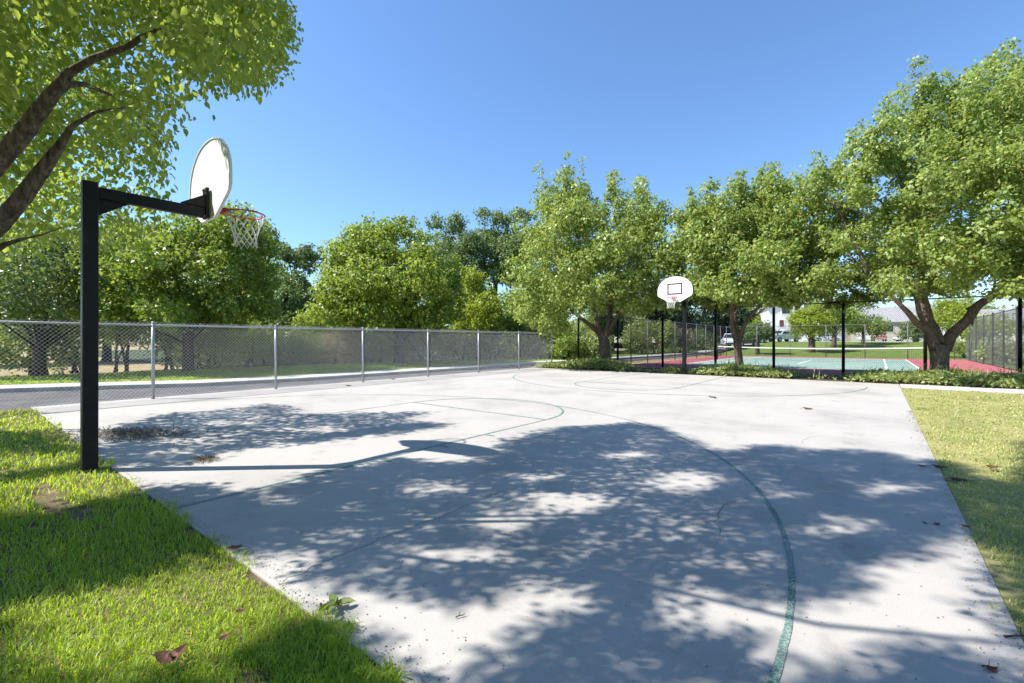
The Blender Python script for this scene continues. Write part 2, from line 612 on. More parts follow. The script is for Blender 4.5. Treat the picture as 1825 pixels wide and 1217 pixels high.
band(b, [(XF - 1.6, 13.5), (XF - 1.6, 18.9)], 0.042, 0.0034)
band(b, [(XF - 1.58, 13.5), (XF + 1.58, 13.5)], 0.03, 0.0038)
band(b, arc(XF, 13.48, 1.62, 180, 360, 40), 0.042, 0.0042)
structure('court_lines', b, M['paint'])

def gxy(px, py):
    p = at(px, py, FPX * EYE / (py - CY))
    return p.x, p.y


b = MB()
for seg in ([(505, 1036), (560, 1010), (640, 975), (720, 945), (800, 915), (862, 888), (900, 870)], [(1288, 960), (1276, 930), (1284, 908), (1310, 892), (1340, 884)], [(1432, 792), (1430, 785), (1440, 779), (1470, 776)]):
    path = []
    for (x0, y0), (x1, y1) in zip(seg, seg[1:]):
        for t in (0, .25, .5, .75):
            x, y = gxy(x0 + (x1 - x0) * t, y0 + (y1 - y0) * t)
            path.append((x + random.uniform(-.02, .02), y + random.uniform(-.02, .02)))
    band(b, path, 0.0042, 0.0015)
structure('concrete_cracks', b, M['asphalt'])

# ================================================================== FENCES
def mesh_wires(p0, p1, z0, z1, step, r, n=4):
    """Two families of straight diagonal wires, clipped to the panel p0-p1, z0-z1."""
    p0, p1 = Vector((*p0, 0)), Vector((*p1, 0))
    Lh = (p1 - p0).length
    d = (p1 - p0) / Lh
    nn = Vector((-d.y, d.x, 0))
    H = z1 - z0
    segs = []
    for s in (1, -1):
        k = -int(H / step) - 1
        while k * step < Lh + H:
            a = k * step
            t0, t1 = max(0, -a) if s == 1 else max(0, a - Lh), min(H, Lh - a) if s == 1 else min(H, a)
            if t1 > t0 + 0.01:
                o = nn * (r * 0.9 * s)
                segs.append((p0 + d * (a + s * t0) + o + Vector((0, 0, z0 + t0)), p0 + d * (a + s * t1) + o + Vector((0, 0, z0 + t1))))
            k += 1
    A = np.array([list(s[0]) for s in segs])
    B = np.array([list(s[1]) for s in segs])
    T = unit(B - A)
    U = np.tile(np.array(nn), (len(A), 1))
    Wv = np.cross(T, U)
    V = []
    for P in (A, B):
        for k in range(n):
            an = 2 * math.pi * (k + .5) / n
            V.append(P + (U * math.cos(an) + Wv * math.sin(an)) * r)
    V = np.stack(V, 1)
    q = np.array([[k, (k + 1) % n, n + (k + 1) % n, n + k] for k in range(n)])
    Q = (q[None] + (np.arange(len(A)) * 2 * n)[:, None, None]).reshape(-1, 4)
    return arrmesh('wire_mesh', V.reshape(-1, 3), Q)


# galvanised fence between slab and lane
FX = -13.42
FH = 1.77
fence = empty('chain_link_fence', (FX, 3, 0), 'galvanised grey chain link fence with top rail along the lane edge of the concrete court', 'fence')


def child(o, root):
    o.parent = root
    o.matrix_parent_inverse = root.matrix_world.inverted() if False else Matrix.Translation(-Vector(root.location))
    return o


fy = [3.15 + 2.83 * k for k in range(-4, 7)]
for y in fy:
    b = MB()
    b.tube([(FX, y, -0.1), (FX, y, FH + 0.02)], 0.032 if y > 4 else 0.035, 12)
    b.tube([(FX, y, FH + 0.02), (FX, y, FH + 0.05), (FX, y, FH + 0.062)], [0.04, 0.036, 0.012], 12)
    for zz in (0.35, 0.8, 1.25):
        b.ring((FX, y, zz), 0.037, 0.005, 16, 6)
    child(b.build('post', M['galv'], None, True), fence)
b = MB(); b.tube([(FX, fy[0], FH - 0.02), (FX, fy[-1], FH - 0.02)], 0.022, 10)
child(b.build('top_rail', M['galv'], None, True), fence)
b = MB(); b.tube([(FX + .03, fy[0], 0.06), (FX + .03, fy[-1], 0.06)], 0.003, 5)
child(b.build('tension_wire', M['wire']), fence)
me = mesh_wires((FX + 0.035, fy[0]), (FX + 0.035, fy[-1]), 0.02, FH + 0.05, 0.082, 0.0021)
child(link('wire_mesh', me, M['wire']), fence)

# sagging grey end flap of the old fence, past the last post
def pipe_fence(name, label, p0, p1, posts, H, m_post, m_wire, pr, step, wr, cat='fence', rails=True, z0=0.0):
    root = empty(name, (posts[0][0], posts[0][1], z0), label, cat)
    for (x, y) in posts:
        b = MB()
        b.tube([(x, y, z0 - 0.1), (x, y, z0 + H)], pr, 10)
        b.tube([(x, y, z0 + H), (x, y, z0 + H + .04), (x, y, z0 + H + .055)], [pr * 1.2, pr * 1.1, pr * .4], 10)
        child(b.build('post', m_post, None, True), root)
    if rails:
        b = MB()
        b.tube([(p0[0], p0[1], z0 + H - .03), (p1[0], p1[1], z0 + H - .03)], 0.022, 8)
        child(b.build('top_rail', m_post, None, True), root)
    if m_wire:
        d = (Vector(p1) - Vector(p0)).normalized()
        nn = Vector((-d.y, d.x)) * (pr + .006)
        me = mesh_wires(Vector(p0) + nn, Vector(p1) + nn, z0 + 0.03, z0 + H - .02, step, wr)
        child(link('wire_mesh', me, m_wire), root)
    return root


posts_f = [(on_row(px, TY0), TY0) for px in (1101, 1181, 1275, 1379, 1503, 1649, 1818)] + [(TX1, TY0)]
pipe_fence('tennis_court_fence', 'black tall chain link fence with thick black posts behind the planting bed', posts_f[0], posts_f[-1], posts_f, 2.93, M['black'], M['blackwire'], 0.055, 0.075, 0.0029)
left_posts = [(TX0, y) for y in (25.4, 27.9, 30.4, 32.9, 35.4, 37.9, 40.4, 42.9, 45.0)]
pipe_fence('tennis_court_fence', 'dark grey chain link fence along the lane side of the tennis court', (TX0, TY0 + .15), (TX0, TY1), left_posts, 2.72, M['greypost'], M['blackwire'], 0.03, 0.075, 0.0026)
back_posts = [(x, TY1) for x in (-11.2, -8.6, -6.0, -3.4, -0.8, 1.8, 4.4)]
pipe_fence('tennis_court_fence', 'chain link fence across the far end of the tennis court before the park lawn', (TX0 + .1, TY1), (TX1 - .1, TY1), back_posts, 2.7, M['greypost'], M['blackwire'], 0.03, 0.085, 0.0026)
right_posts = [(TX1, y) for y in (25.4, 28.2, 31.0, 33.8, 36.6, 39.4, 42.2, 45.0)]
pipe_fence('tennis_court_fence', 'grey chain link fence on the right side of the tennis court, seen edge on', (TX1, TY0 + .15), (TX1, TY1 - .1), right_posts, 2.88, M['black'], M['greywire'], 0.035, 0.08, 0.0019)
lp = at(1031, 648, 26.5)
b = MB(); b.tube([(lp.x, lp.y, -0.1), (lp.x, lp.y, 2.72)], 0.06, 12); b.tube([(lp.x, lp.y, 2.72), (lp.x, lp.y, 2.76)], [0.066, 0.02], 12)
tag(b.build('fence_post', M['black'], None, True), 'lone black steel post left of the first forked pear tree', 'post')

# tennis net
NY = 35.6
net = empty('tennis_net', (-3.6, NY, 0), 'tennis net with white top band across the green court', 'net')
for x in (-9.2, 2.1):
    b = MB(); b.tube([(x, NY, -0.05), (x, NY, 1.04)], 0.04, 10); child(b.build('post', M['black'], None, True), net)
b = MB()
pts = [(-9.15 + 11.2 * i / 20, 1.0 - 0.1 * (1 - ((i - 10) / 10) ** 2)) for i in range(21)]
vs, fs = [], []
for x, z in pts:
    vs += [(x, NY - .02, z - .07), (x, NY - .02, z), (x, NY + .02, z), (x, NY + .02, z - .07)]
for i in range(20):
    for k in range(4):
        fs.append((i * 4 + k, i * 4 + (k + 1) % 4, i * 4 + 4 + (k + 1) % 4, i * 4 + 4 + k))
b.add(vs, fs)
child(b.build('net_band', M['cord']), net)
b = MB()
for i in range(0, 112):
    x = -9.15 + i * 0.1
    b.box((x, NY, 0.47), (0.006, 0.004, 0.86))
for k in range(9):
    b.box((-3.55, NY + .004, 0.06 + 0.1 * k), (11.2, 0.004, 0.006))
child(b.build('net_cords', M['blackwire']), net)

# ================================================================== HOOPS
def fan_outline(n=26):
    half = [(0.0, 0.0), (0.22, 0.0), (0.60, 0.215), (0.66, 0.26), (0.685, 0.32), (0.685, 0.43)]
    for i in range(1, n):
        t = math.pi / 2 * i / n
        half.append((0.685 * math.cos(t) ** 0.92, 0.43 + 0.57 * math.sin(t) ** 0.95))
    half.append((0, 1.0))
    return half + [(-x, z) for x, z in reversed(half[1:-1])]


def make_hoop(name, label, loc, rz, pole_r, lean=0.0, target=True):
    """Local frame: the pole at the origin, the arm towards +Y, board facing +Y."""
    root = empty(name, loc, label, 'basketball hoop', 'basketball hoops of the court', rz)
    P = 3.06
    b = MB()
    s = pole_r
    ch = s * .16
    prof = [(-s, -s + ch), (-s + ch, -s), (s - ch, -s), (s, -s + ch), (s, s - ch), (s - ch, s), (-s + ch, s), (-s, s - ch)]
    n = len(prof)
    vs = [(x + lean * zz, y, zz) for zz in (-0.2, 1.0, 2.0, P) for x, y in prof]
    fs = [(i * n + k, i * n + (k + 1) % n, (i + 1) * n + (k + 1) % n, (i + 1) * n + k) for i in range(3) for k in range(n)] + [tuple(3 * n + k for k in range(n))]
    b.add(vs, fs)
    pole = b.build('pole', M['black'], root)
    lx = lean * 3.0
    YB = 1.095          # back of the board
    b = MB()
    b.box((lx, s + (YB - .04 - s) / 2, 2.962), (0.085, YB - .04 - s, 0.122))
    arm = b.build('arm', M['black'], root, bevel=0.008)
    b = MB()           # gusset below the arm at the pole
    g = [(s + .001, 2.900), (s + 0.26, 2.900), (s + .06, 2.76), (s + .001, 2.72)]
    b.add([(lx + dx, y, z) for dx in (-.006, .006) for y, z in g], [(0, 1, 2, 3), (7, 6, 5, 4), (0, 4, 5, 1), (1, 5, 6, 2), (2, 6, 7, 3), (3, 7, 4, 0)])
    b.build('gusset', M['black'], arm)
    b = MB()           # mounting plate and its triangular stiffener
    b.box((lx, YB - .02, 3.085), (0.13, 0.03, 0.38))
    g = [(YB - .036, 3.03), (YB - .30, 3.03), (YB - .036, 3.19)]
    for sx in (-.045, .045):
        b.add([(lx + sx + dx, y, z) for dx in (-.005, .005) for y, z in g], [(0, 1, 2), (5, 4, 3), (0, 3, 4, 1), (1, 4, 5, 2), (2, 5, 3, 0)])
    mp = b.build('mounting_plate', M['black'], arm)
    for sx in (-.04, .04):
        for zz in (2.92, 3.25):
            b = MB()
            b.tube([(lx + sx, YB - .05, zz), (lx + sx, YB - .028, zz)], 0.012, 6)
            b.build('bolt', M['bolt'], mp)
    # fan shaped board with rolled lip
    ol = fan_outline()
    zb = 2.885
    n = len(ol)
    b = MB()
    t = 0.035

    def ring_(sc, y):
        return [(lx + x * sc, y, zb + 0.45 + (z - 0.45) * sc) for x, z in ol]
    loops = [ring_(0.965, YB + .012), ring_(0.975, YB), ring_(0.995, YB), ring_(1.0, YB + .006), ring_(1.0, YB + t - .006), ring_(0.993, YB + t)]
    vs = [v for l in loops for v in l]
    fs = [(i * n + k, i * n + (k + 1) % n, (i + 1) * n + (k + 1) % n, (i + 1) * n + k) for i in range(len(loops) - 1) for k in range(n)]
    fs += [tuple(range(n - 1, -1, -1)), tuple((len(loops) - 1) * n + k for k in range(n))]
    b.add(vs, fs)
    bd = b.build('backboard', M['board'], root)
    if target:
        b = MB()
        yq = YB + t + .003
        z0, z1, w = zb + .30, zb + .74, .29
        for (x0, x1, za, zc) in ((-w, w, z1 - .05, z1), (-w, w, z0, z0 + .05), (-w, -w + .05, z0 + .05, z1 - .05), (w - .05, w, z0 + .05, z1 - .05)):
            b.box((lx + (x0 + x1) / 2, yq, (za + zc) / 2), (x1 - x0, .004, zc - za))
        b.build('target_square', M['maroon'], bd)
    # rim
    YR = YB + t + 0.17 + 0.2286
    ZR = 3.05
    b = MB()
    b.ring((lx, YR, ZR), 0.2286, 0.0095, 40, 8)
    b.box((lx, YB + t + .008, ZR - .05), (0.13, 0.012, 0.16))
    g = [(YB + t + .012, ZR + .012), (YR - .215, ZR + .012), (YR - .215, ZR - .012), (YB + t + .012, ZR - .12)]
    for sx in (-.055, .055):
        b.add([(lx + sx + dx, y, z) for dx in (-.004, .004) for y, z in g], [(0, 1, 2, 3), (7, 6, 5, 4), (0, 4, 5, 1), (1, 5, 6, 2), (2, 6, 7, 3), (3, 7, 4, 0)])
    b.box((lx, YB + t + .085, ZR + .014), (0.118, 0.15, 0.005))
    for a in (-30, 30):
        b.tube([(lx + math.copysign(.055, a), YB + t + .02, ZR - .06), (lx + .2286 * math.sin(math.radians(a * 1.6)), YR - .2286 * math.cos(math.radians(a * 1.6)), ZR)], .007, 6)
    rim = b.build('rim', M['red'], root, True)
    # net of knotted cord
    b = MB()
    K = 12
    rows = [(0.0, .2286, -.012), (1, .205, -.10), (2, .172, -.185), (3, .148, -.255), (4, .135, -.315), (5, .133, -.37), (6, .142, -.43)]
    for s_ in (1, -1):
        for k in range(K):
            pts = []
            for i, (_, rr, dz) in enumerate(rows):
                an = 2 * math.pi * (k + s_ * 0.5 * i) / K
                sway = .012 * i / 6
                pts.append((lx + rr * math.cos(an) + sway, YR + rr * math.sin(an) * .97, ZR + dz + .006 * math.sin(k * 2.1 + i)))
            b.tube(pts, 0.0035, 5)
    b.build('net', M['cord'], root, True)
    return root


make_hoop('basketball_hoop', 'basketball hoop on black square post with board seen from behind, at the grass edge', (-6.55, 0.99, 0), 0, 0.064, 0.006, True)
make_hoop('basketball_hoop', 'basketball hoop on black post facing the camera, before the tennis fence', (-6.20, 19.06, 0), math.pi, 0.066, 0.0, True)

# ================================================================== TREES
def make_trunk(paths, m, root, n=10, jit=0.06):
    b = MB()
    for pts, rad in paths:
        b.tube(pts, rad, n, True, jit)
    o = b.build('trunk', m, None, True)
    return child(o, root)


def lerp_r(a, b, n):
    return [a + (b - a) * i / (n - 1) for i in range(n)]


def px_tree(name, label, cat, z, lobes_px, leaf_m, trunk_px, bark, n_leaves, leaf, seed, base_px, ground=0.0, group=None, depth_k=0.72, clump=0.21, spacing=0.42, shape=LEAF_COARSE, limbs=5, inner=0.3, hang=0.5, spikes=0):
    """A tree whose silhouette lobes are measured at its own distance z and then given depth in the world."""
    r = np.random.default_rng(seed)
    random.seed(seed)
    bp = at(base_px, CY + FPX * (EYE - ground) / z, z)
    root = empty(name, (bp.x, bp.y, ground), label, cat, group)
    xs = [l[0] for l in lobes_px]
    x0 = min(l[0] - l[2] for l in lobes_px)
    x1 = max(l[0] + l[2] for l in lobes_px)
    xm, hw = (x0 + x1) / 2, (x1 - x0) / 2
    Wm = hw / FPX * z
    lobes = []
    y0 = min(l[1] - l[3] for l in lobes_px)
    y1 = max(l[1] + l[3] for l in lobes_px)
    for l in lobes_px:
        px, py, rx, ry = l[:4]
        c = at(px, py, z)
        rad = (rx / FPX * z, rx / FPX * z, ry / FPX * z)
        cen = math.sqrt(max(0.0, 1 - ((px - xm) / hw) ** 2))
        d = cen * Wm * depth_k * min(1.0, .12 + 1.7 * (py - y0) / (y1 - y0))
        zr = max(rad[2], 0.3)
        if d < rad[0] * 0.9:
            lobes.append((c, rad))
        else:
            for s in (-1, -0.1, 0.9):
                cc = c + FWD * (d * s + r.uniform(-.25, .25) * rad[0])
                cc.z = ground + (cc.z - ground) * (1 - 0.13 * abs(s)) if s < 0 else ground + (cc.z - ground) * (1 - 0.05 * s)
                cc += RGT * (0 if abs(s) < .5 else (bp + FWD * 0 - c).dot(RGT) * 0.16)
                lobes.append((cc, (rad[0] * 1.05, rad[1] * 1.05, rad[2])))
    sub = []
    for c, q in lobes:
        q = np.array(q)
        for _ in range(7):
            d = unit(r.normal(size=(1, 3)))[0]
            d[2] = d[2] * .8 + .12
            sub.append((np.array(c) + d * q * r.uniform(.5, .68), q * r.uniform(.36, .54) * np.array([1, 1, .85])))
    if spikes:
        top = sorted(lobes, key=lambda l: -(l[0].z + l[1][2]))[:max(3, len(lobes) // 2)]
        for _ in range(spikes):
            c, q = top[int(r.integers(len(top)))]
            d = unit(r.normal(size=(1, 3)))[0]
            d[2] = abs(d[2]) + .5
            d /= np.linalg.norm(d)
            w = r.uniform(.13, .26)
            sub.append((np.array(c) + d * np.array(q) * r.uniform(.9, 1.08) + np.array([0, 0, .25]), np.array([w, w, r.uniform(.35, .75)])))
    C, O = lobes_to_clumps(sub, spacing, r, inner)
    # pull out sprigs so the outline is uneven
    k = r.random(len(C)) < 0.16
    C[k] += O[k] * r.uniform(0.1, 0.55, (k.sum(), 1)) * clump * 1.6
    ok = C[:, 2] > ground + 0.5
    C, O = C[ok], O[ok]
    per = max(4, int(n_leaves / len(C)))
    R = clump * (0.6 + 0.7 * r.random(len(C)))
    P, D, Nn, S = leaf_cloud(C, R, O, per, leaf, hang, r)
    me = leaves_mesh('crown', P, D, Nn, S, shape)
    child(link('crown', me, leaf_m), root)
    paths = []
    if trunk_px:
        for path in trunk_px:
            pts, rad = [], []
            for q in path:
                p = at(q[0], q[1], z) + FWD * (q[3] if len(q) > 3 else 0)
                pts.append(p)
                rad.append(q[2] / FPX * z / 2)
            paths.append((pts, rad))
        tip = paths[0][0][-1]
        r0 = paths[0][1][-1]
    else:
        H = max(c.z + q[2] for c, q in lobes)
        h1 = ground + (H - ground) * 0.3
        r0 = 0.022 * (H - ground) + 0.04
        paths.append(([bp + Vector((0, 0, -0.1)), bp + Vector((0.05, 0, 0.15)), Vector((bp.x + .03, bp.y, (ground + h1) / 2)), Vector((bp.x, bp.y, h1))], [r0 * 1.5, r0 * 1.15, r0, r0 * .9]))
        tip = paths[0][0][-1]
    order = list(range(len(lobes)))
    random.shuffle(order)
    ends = [p[0][-2] for p in paths] + [p[0][len(p[0]) // 2] for p in paths[1:]]
    for i in order[:limbs * 3]:
        c, q = lobes[i]
        src = min(ends, key=lambda e: (e - c).length)
        if c.z < src.z + 0.6:
            continue
        mid = src.lerp(c, 0.5) + Vector((0, 0, 0.12 * (c - src).length))
        paths.append((wobble(bez(src, mid, c, 6), 0.06), lerp_r(min(r0 * 0.25, 0.045), 0.010, 6)))
    make_trunk(paths, bark, root)
    return root


GP = 'pear trees in the planting bed'
px_tree('pear_tree', 'tall forked pear tree with spiky top beside the end of the galvanised fence', 'tree', 23.6,
        [(1015, 325, 26, 36), (968, 352, 28, 32), (1000, 385, 48, 42), (1046, 385, 26, 32), (1091, 350, 9, 32), (1140, 340, 20, 34), (1132, 392, 36, 40), (1168, 385, 28, 42),
         (952, 422, 42, 42), (1010, 452, 58, 52), (1080, 442, 52, 52), (1150, 442, 42, 48), (930, 492, 36, 42), (990, 528, 52, 38), (1055, 505, 52, 34), (1130, 498, 48, 40),
         (922, 545, 26, 32), (955, 566, 32, 28), (1180, 472, 32, 46), (1110, 533, 38, 22), (1155, 530, 28, 22)],
        M['leaf_pear'],
        [[(1080, 662, 27), (1080, 650, 23), (1078, 628, 19), (1076, 606, 19), (1073, 596, 18)],
         [(1074, 600, 15), (1068, 585, 10), (1058, 556, 8, -.3), (1048, 525, 6, -.5), (1040, 470, 4, -.5), (1022, 400, 3, 0)],
         [(1070, 595, 10), (1055, 582, 7), (1030, 566, 6, -.6), (1005, 548, 5, -1.0), (975, 520, 3, -1.2)],
         [(1077, 602, 14), (1084, 580, 10), (1090, 555, 8, .3), (1096, 520, 6, .5), (1110, 440, 4, .5), (1135, 360, 2, .3)],
         [(1080, 600, 10), (1092, 575, 7, -.3), (1102, 552, 6, -.7), (1130, 520, 4, -1)]],
        M['bark'], 74000, 0.14, 11, 1080, group=GP, spikes=36)
px_tree('pear_tree', 'smaller forked pear tree with slim trunk right of the far hoop', 'tree', 19.2,
        [(1215, 385, 20, 32), (1262, 378, 32, 32), (1232, 432, 42, 42), (1300, 402, 38, 42), (1280, 462, 50, 46), (1240, 500, 36, 30), (1330, 442, 38, 46), (1362, 402, 38, 46),
         (1392, 356, 26, 36), (1375, 350, 32, 40), (1422, 422, 40, 50), (1350, 496, 50, 40), (1290, 512, 36, 24), (1408, 486, 40, 34), (1330, 528, 26, 16), (1380, 514, 26, 16), (1322, 362, 22, 30)],
        M['leaf_pear'],
        [[(1318, 676, 20), (1318, 664, 15), (1317, 645, 13), (1315, 622, 12.5), (1314, 606, 14)],
         [(1312, 608, 9), (1304, 580, 8), (1298, 545, 6.5, -.3), (1294, 528, 5.5, -.4), (1284, 508, 4, -.6), (1270, 460, 3, -.6)],
         [(1317, 608, 9), (1326, 580, 8), (1334, 562, 6.5, -.2), (1346, 545, 5, -.4), (1362, 520, 4, -.6), (1380, 470, 3, -.6)],
         [(1315, 602, 8), (1318, 575, 6, .3), (1320, 540, 5, .6), (1318, 450, 3, .8)],
         [(1336, 562, 5), (1355, 560, 3, .2), (1372, 548, 2.5, .4)]],
        M['bark'], 66000, 0.125, 12, 1318, group=GP, spikes=45)
px_tree('pear_tree', 'largest pear tree with thick trunk splitting into wide low limbs near court corner', 'tree', 15.6,
        [(1450, 318, 26, 34), (1510, 335, 40, 48), (1540, 262, 30, 40), (1580, 305, 50, 54), (1620, 228, 44, 54), (1645, 162, 24, 36), (1690, 162, 30, 40), (1720, 225, 55, 58), (1762, 135, 34, 42),
         (1800, 205, 54, 72), (1845, 140, 46, 56), (1500, 420, 48, 44), (1580, 400, 55, 54), (1660, 335, 58, 62), (1750, 335, 58, 62), (1820, 335, 55, 62), (1478, 488, 34, 28), (1550, 480, 48, 36),
         (1620, 462, 54, 42), (1700, 430, 62, 52), (1780, 425, 58, 52), (1850, 425, 55, 52), (1600, 520, 40, 20), (1665, 505, 40, 18), (1770, 488, 48, 26), (1825, 485, 45, 24)],
        M['leaf_pear'],
        [[(1673, 690, 38), (1673, 676, 31), (1674, 650, 27), (1674, 630, 27), (1674, 614, 33)],
         [(1668, 622, 20), (1660, 602, 15), (1640, 588, 12.5, -.3), (1606, 577, 10, -.6), (1578, 560, 8.5, -.9), (1558, 545, 7, -1.0), (1535, 505, 4.5, -.6), (1510, 450, 2.5, 0)],
         [(1648, 592, 10, -.2), (1632, 574, 8, -.3), (1624, 558, 7.5, -.3), (1616, 540, 7, -.4), (1600, 480, 5, -.4), (1580, 380, 3, 0)],
         [(1682, 622, 22), (1696, 596, 17), (1714, 570, 15, -.2), (1726, 546, 14, -.3), (1740, 530, 11, -.5), (1765, 512, 9, -.9), (1800, 470, 6, -1.1), (1830, 380, 4, -1.1)],
         [(1676, 612, 17), (1680, 585, 15, .3), (1680, 560, 12, .6), (1676, 500, 9, .9), (1690, 400, 6, 1), (1700, 250, 3, 1)],
         [(1676, 616, 9, .2), (1675, 590, 10, .25), (1670, 555, 9, .3), (1664, 530, 7, .3), (1650, 420, 5, .3), (1640, 260, 3, 0)],
         [(1726, 548, 9), (1728, 558, 7, -.1), (1722, 580, 3, -.2)]],
        M['bark'], 125000, 0.108, 13, 1673, group=GP, spacing=0.36, clump=0.18, spikes=60)
px_tree('pear_tree', 'pear tree at the right edge, mostly cut off beyond the largest pear tree', 'tree', 12.4,
        [(1960, 120, 90, 90), (2050, 60, 80, 90), (2120, 180, 90, 90), (1950, 260, 90, 90), (2040, 280, 100, 90), (1960, 400, 90, 80), (2060, 420, 100, 80), (2150, 330, 80, 90)],
        M['leaf_pear'], None, M['bark'], 16000, 0.13, 14, 2060, group=GP)

# ------------------------------------------------------------------ the two big trees beside and above the camera
def inpoly(x, y, poly):
    c = np.zeros(len(x), bool)
    n = len(poly)
    for i in range(n):
        x1, y1 = poly[i]
        x2, y2 = poly[(i + 1) % n]
        if y1 == y2:
            continue
        k = ((y1 > y) != (y2 > y)) & (x < (x2 - x1) * (y - y1) / (y2 - y1) + x1)
        c ^= k
    return c


def proj(P):
    z = P @ np.array(FWD)
    xc = P @ np.array(RGT)
    zz = np.where(np.abs(z) < 1e-3, 1e-3, z)
    return CX + FPX * xc / zz, CY - FPX * (P[:, 2] - EYE) / zz, z


CROWN_VIEW = [(-400, -400), (545, -400), (540, -10), (552, 30), (554, 80), (548, 118), (520, 150), (470, 178), (420, 192), (372, 186), (342, 200), (338, 262), (318, 290), (335, 330), (332, 372), (292, 425), (230, 450), (120, 462), (-400, 490)]
CROWN_NEAR = [(-400, -400), (545, -400), (540, -10), (552, 30), (554, 80), (548, 118), (520, 150), (470, 178), (420, 192), (372, 186), (342, 200), (338, 250), (318, 275), (280, 280), (200, 290), (135, 305), (112, 400), (60, 430), (-400, 490)]
SHADE = [
    [(176, 800), (230, 755), (300, 738), (420, 728), (490, 719), (552, 738), (640, 734), (790, 734), (720, 748), (812, 757), (705, 772), (600, 782), (500, 796), (400, 806), (330, 832), (215, 836), (160, 838)],
    [(260, 868), (330, 862), (420, 880), (520, 862), (600, 838), (700, 818), (890, 812), (905, 790), (985, 762), (1150, 752), (1215, 772), (1265, 796), (1300, 806), (1400, 788), (1430, 800), (1560, 800), (1650, 822), (1690, 815), (1760, 850), (1825, 860), (2000, 900), (2000, 1000), (1780, 990),
     (1740, 960), (1690, 950), (1640, 985), (1560, 1000), (1480, 1060), (1380, 1075), (1290, 1060), (1180, 1068), (1100, 1075), (1000, 1090), (890, 1088), (760, 1066), (640, 1046), (500, 1040), (400, 970), (330, 930)],
    [(0, 770), (110, 771), (150, 800), (140, 812), (0, 812)],
    [(-200, 842), (70, 838), (150, 818), (150, 840), (70, 858), (-200, 870)],
    [(-300, 915), (76, 905), (204, 884), (255, 878), (330, 900), (410, 975), (430, 1000), (340, 1010), (276, 1040), (170, 1060), (102, 1080), (85, 1096), (38, 1100), (-300, 1080)],
    [(102, 1100), (195, 1108), (200, 1133), (160, 1167), (178, 1230), (-50, 1300), (40, 1217), (76, 1167)],
    [(430, 1120), (560, 1090), (660, 1140), (740, 1240), (480, 1240)],
    [(930, 1118), (1060, 1100), (1200, 1085), (1360, 1130), (1400, 1240), (760, 1300), (850, 1190)],
    [(1540, 1160), (1700, 1140), (1825, 1190), (1900, 1300), (1500, 1300)],
    [(-100, 640), (330, 672), (300, 706), (180, 722), (0, 735), (-100, 735)],
]
LIT = [  # sunny flecks inside the shade: cx, cy, rx, ry
    (770, 872, 70, 15), (1000, 898, 95, 18), (900, 935, 75, 16), (820, 990, 110, 22), (990, 1060, 95, 26), (1230, 862, 80, 24), (1060, 900, 55, 16), (1365, 1010, 48, 18),
    (1500, 940, 80, 18), (1540, 1085, 90, 34), (1290, 1090, 90, 34), (505, 892, 42, 20), (535, 995, 72, 22), (960, 850, 40, 10), (1120, 810, 40, 8), (1400, 880, 45, 10), (1760, 905, 30, 14), (1720, 950, 40, 12), (640, 905, 30, 8), (600, 812, 120, 8), (800, 822, 70, 6), (700, 1090, 150, 26), (850, 1120, 70, 22),
    (1600, 870, 60, 10), (420, 755, 60, 5), (560, 765, 70, 5), (330, 785, 60, 5), (480, 745, 50, 4)]


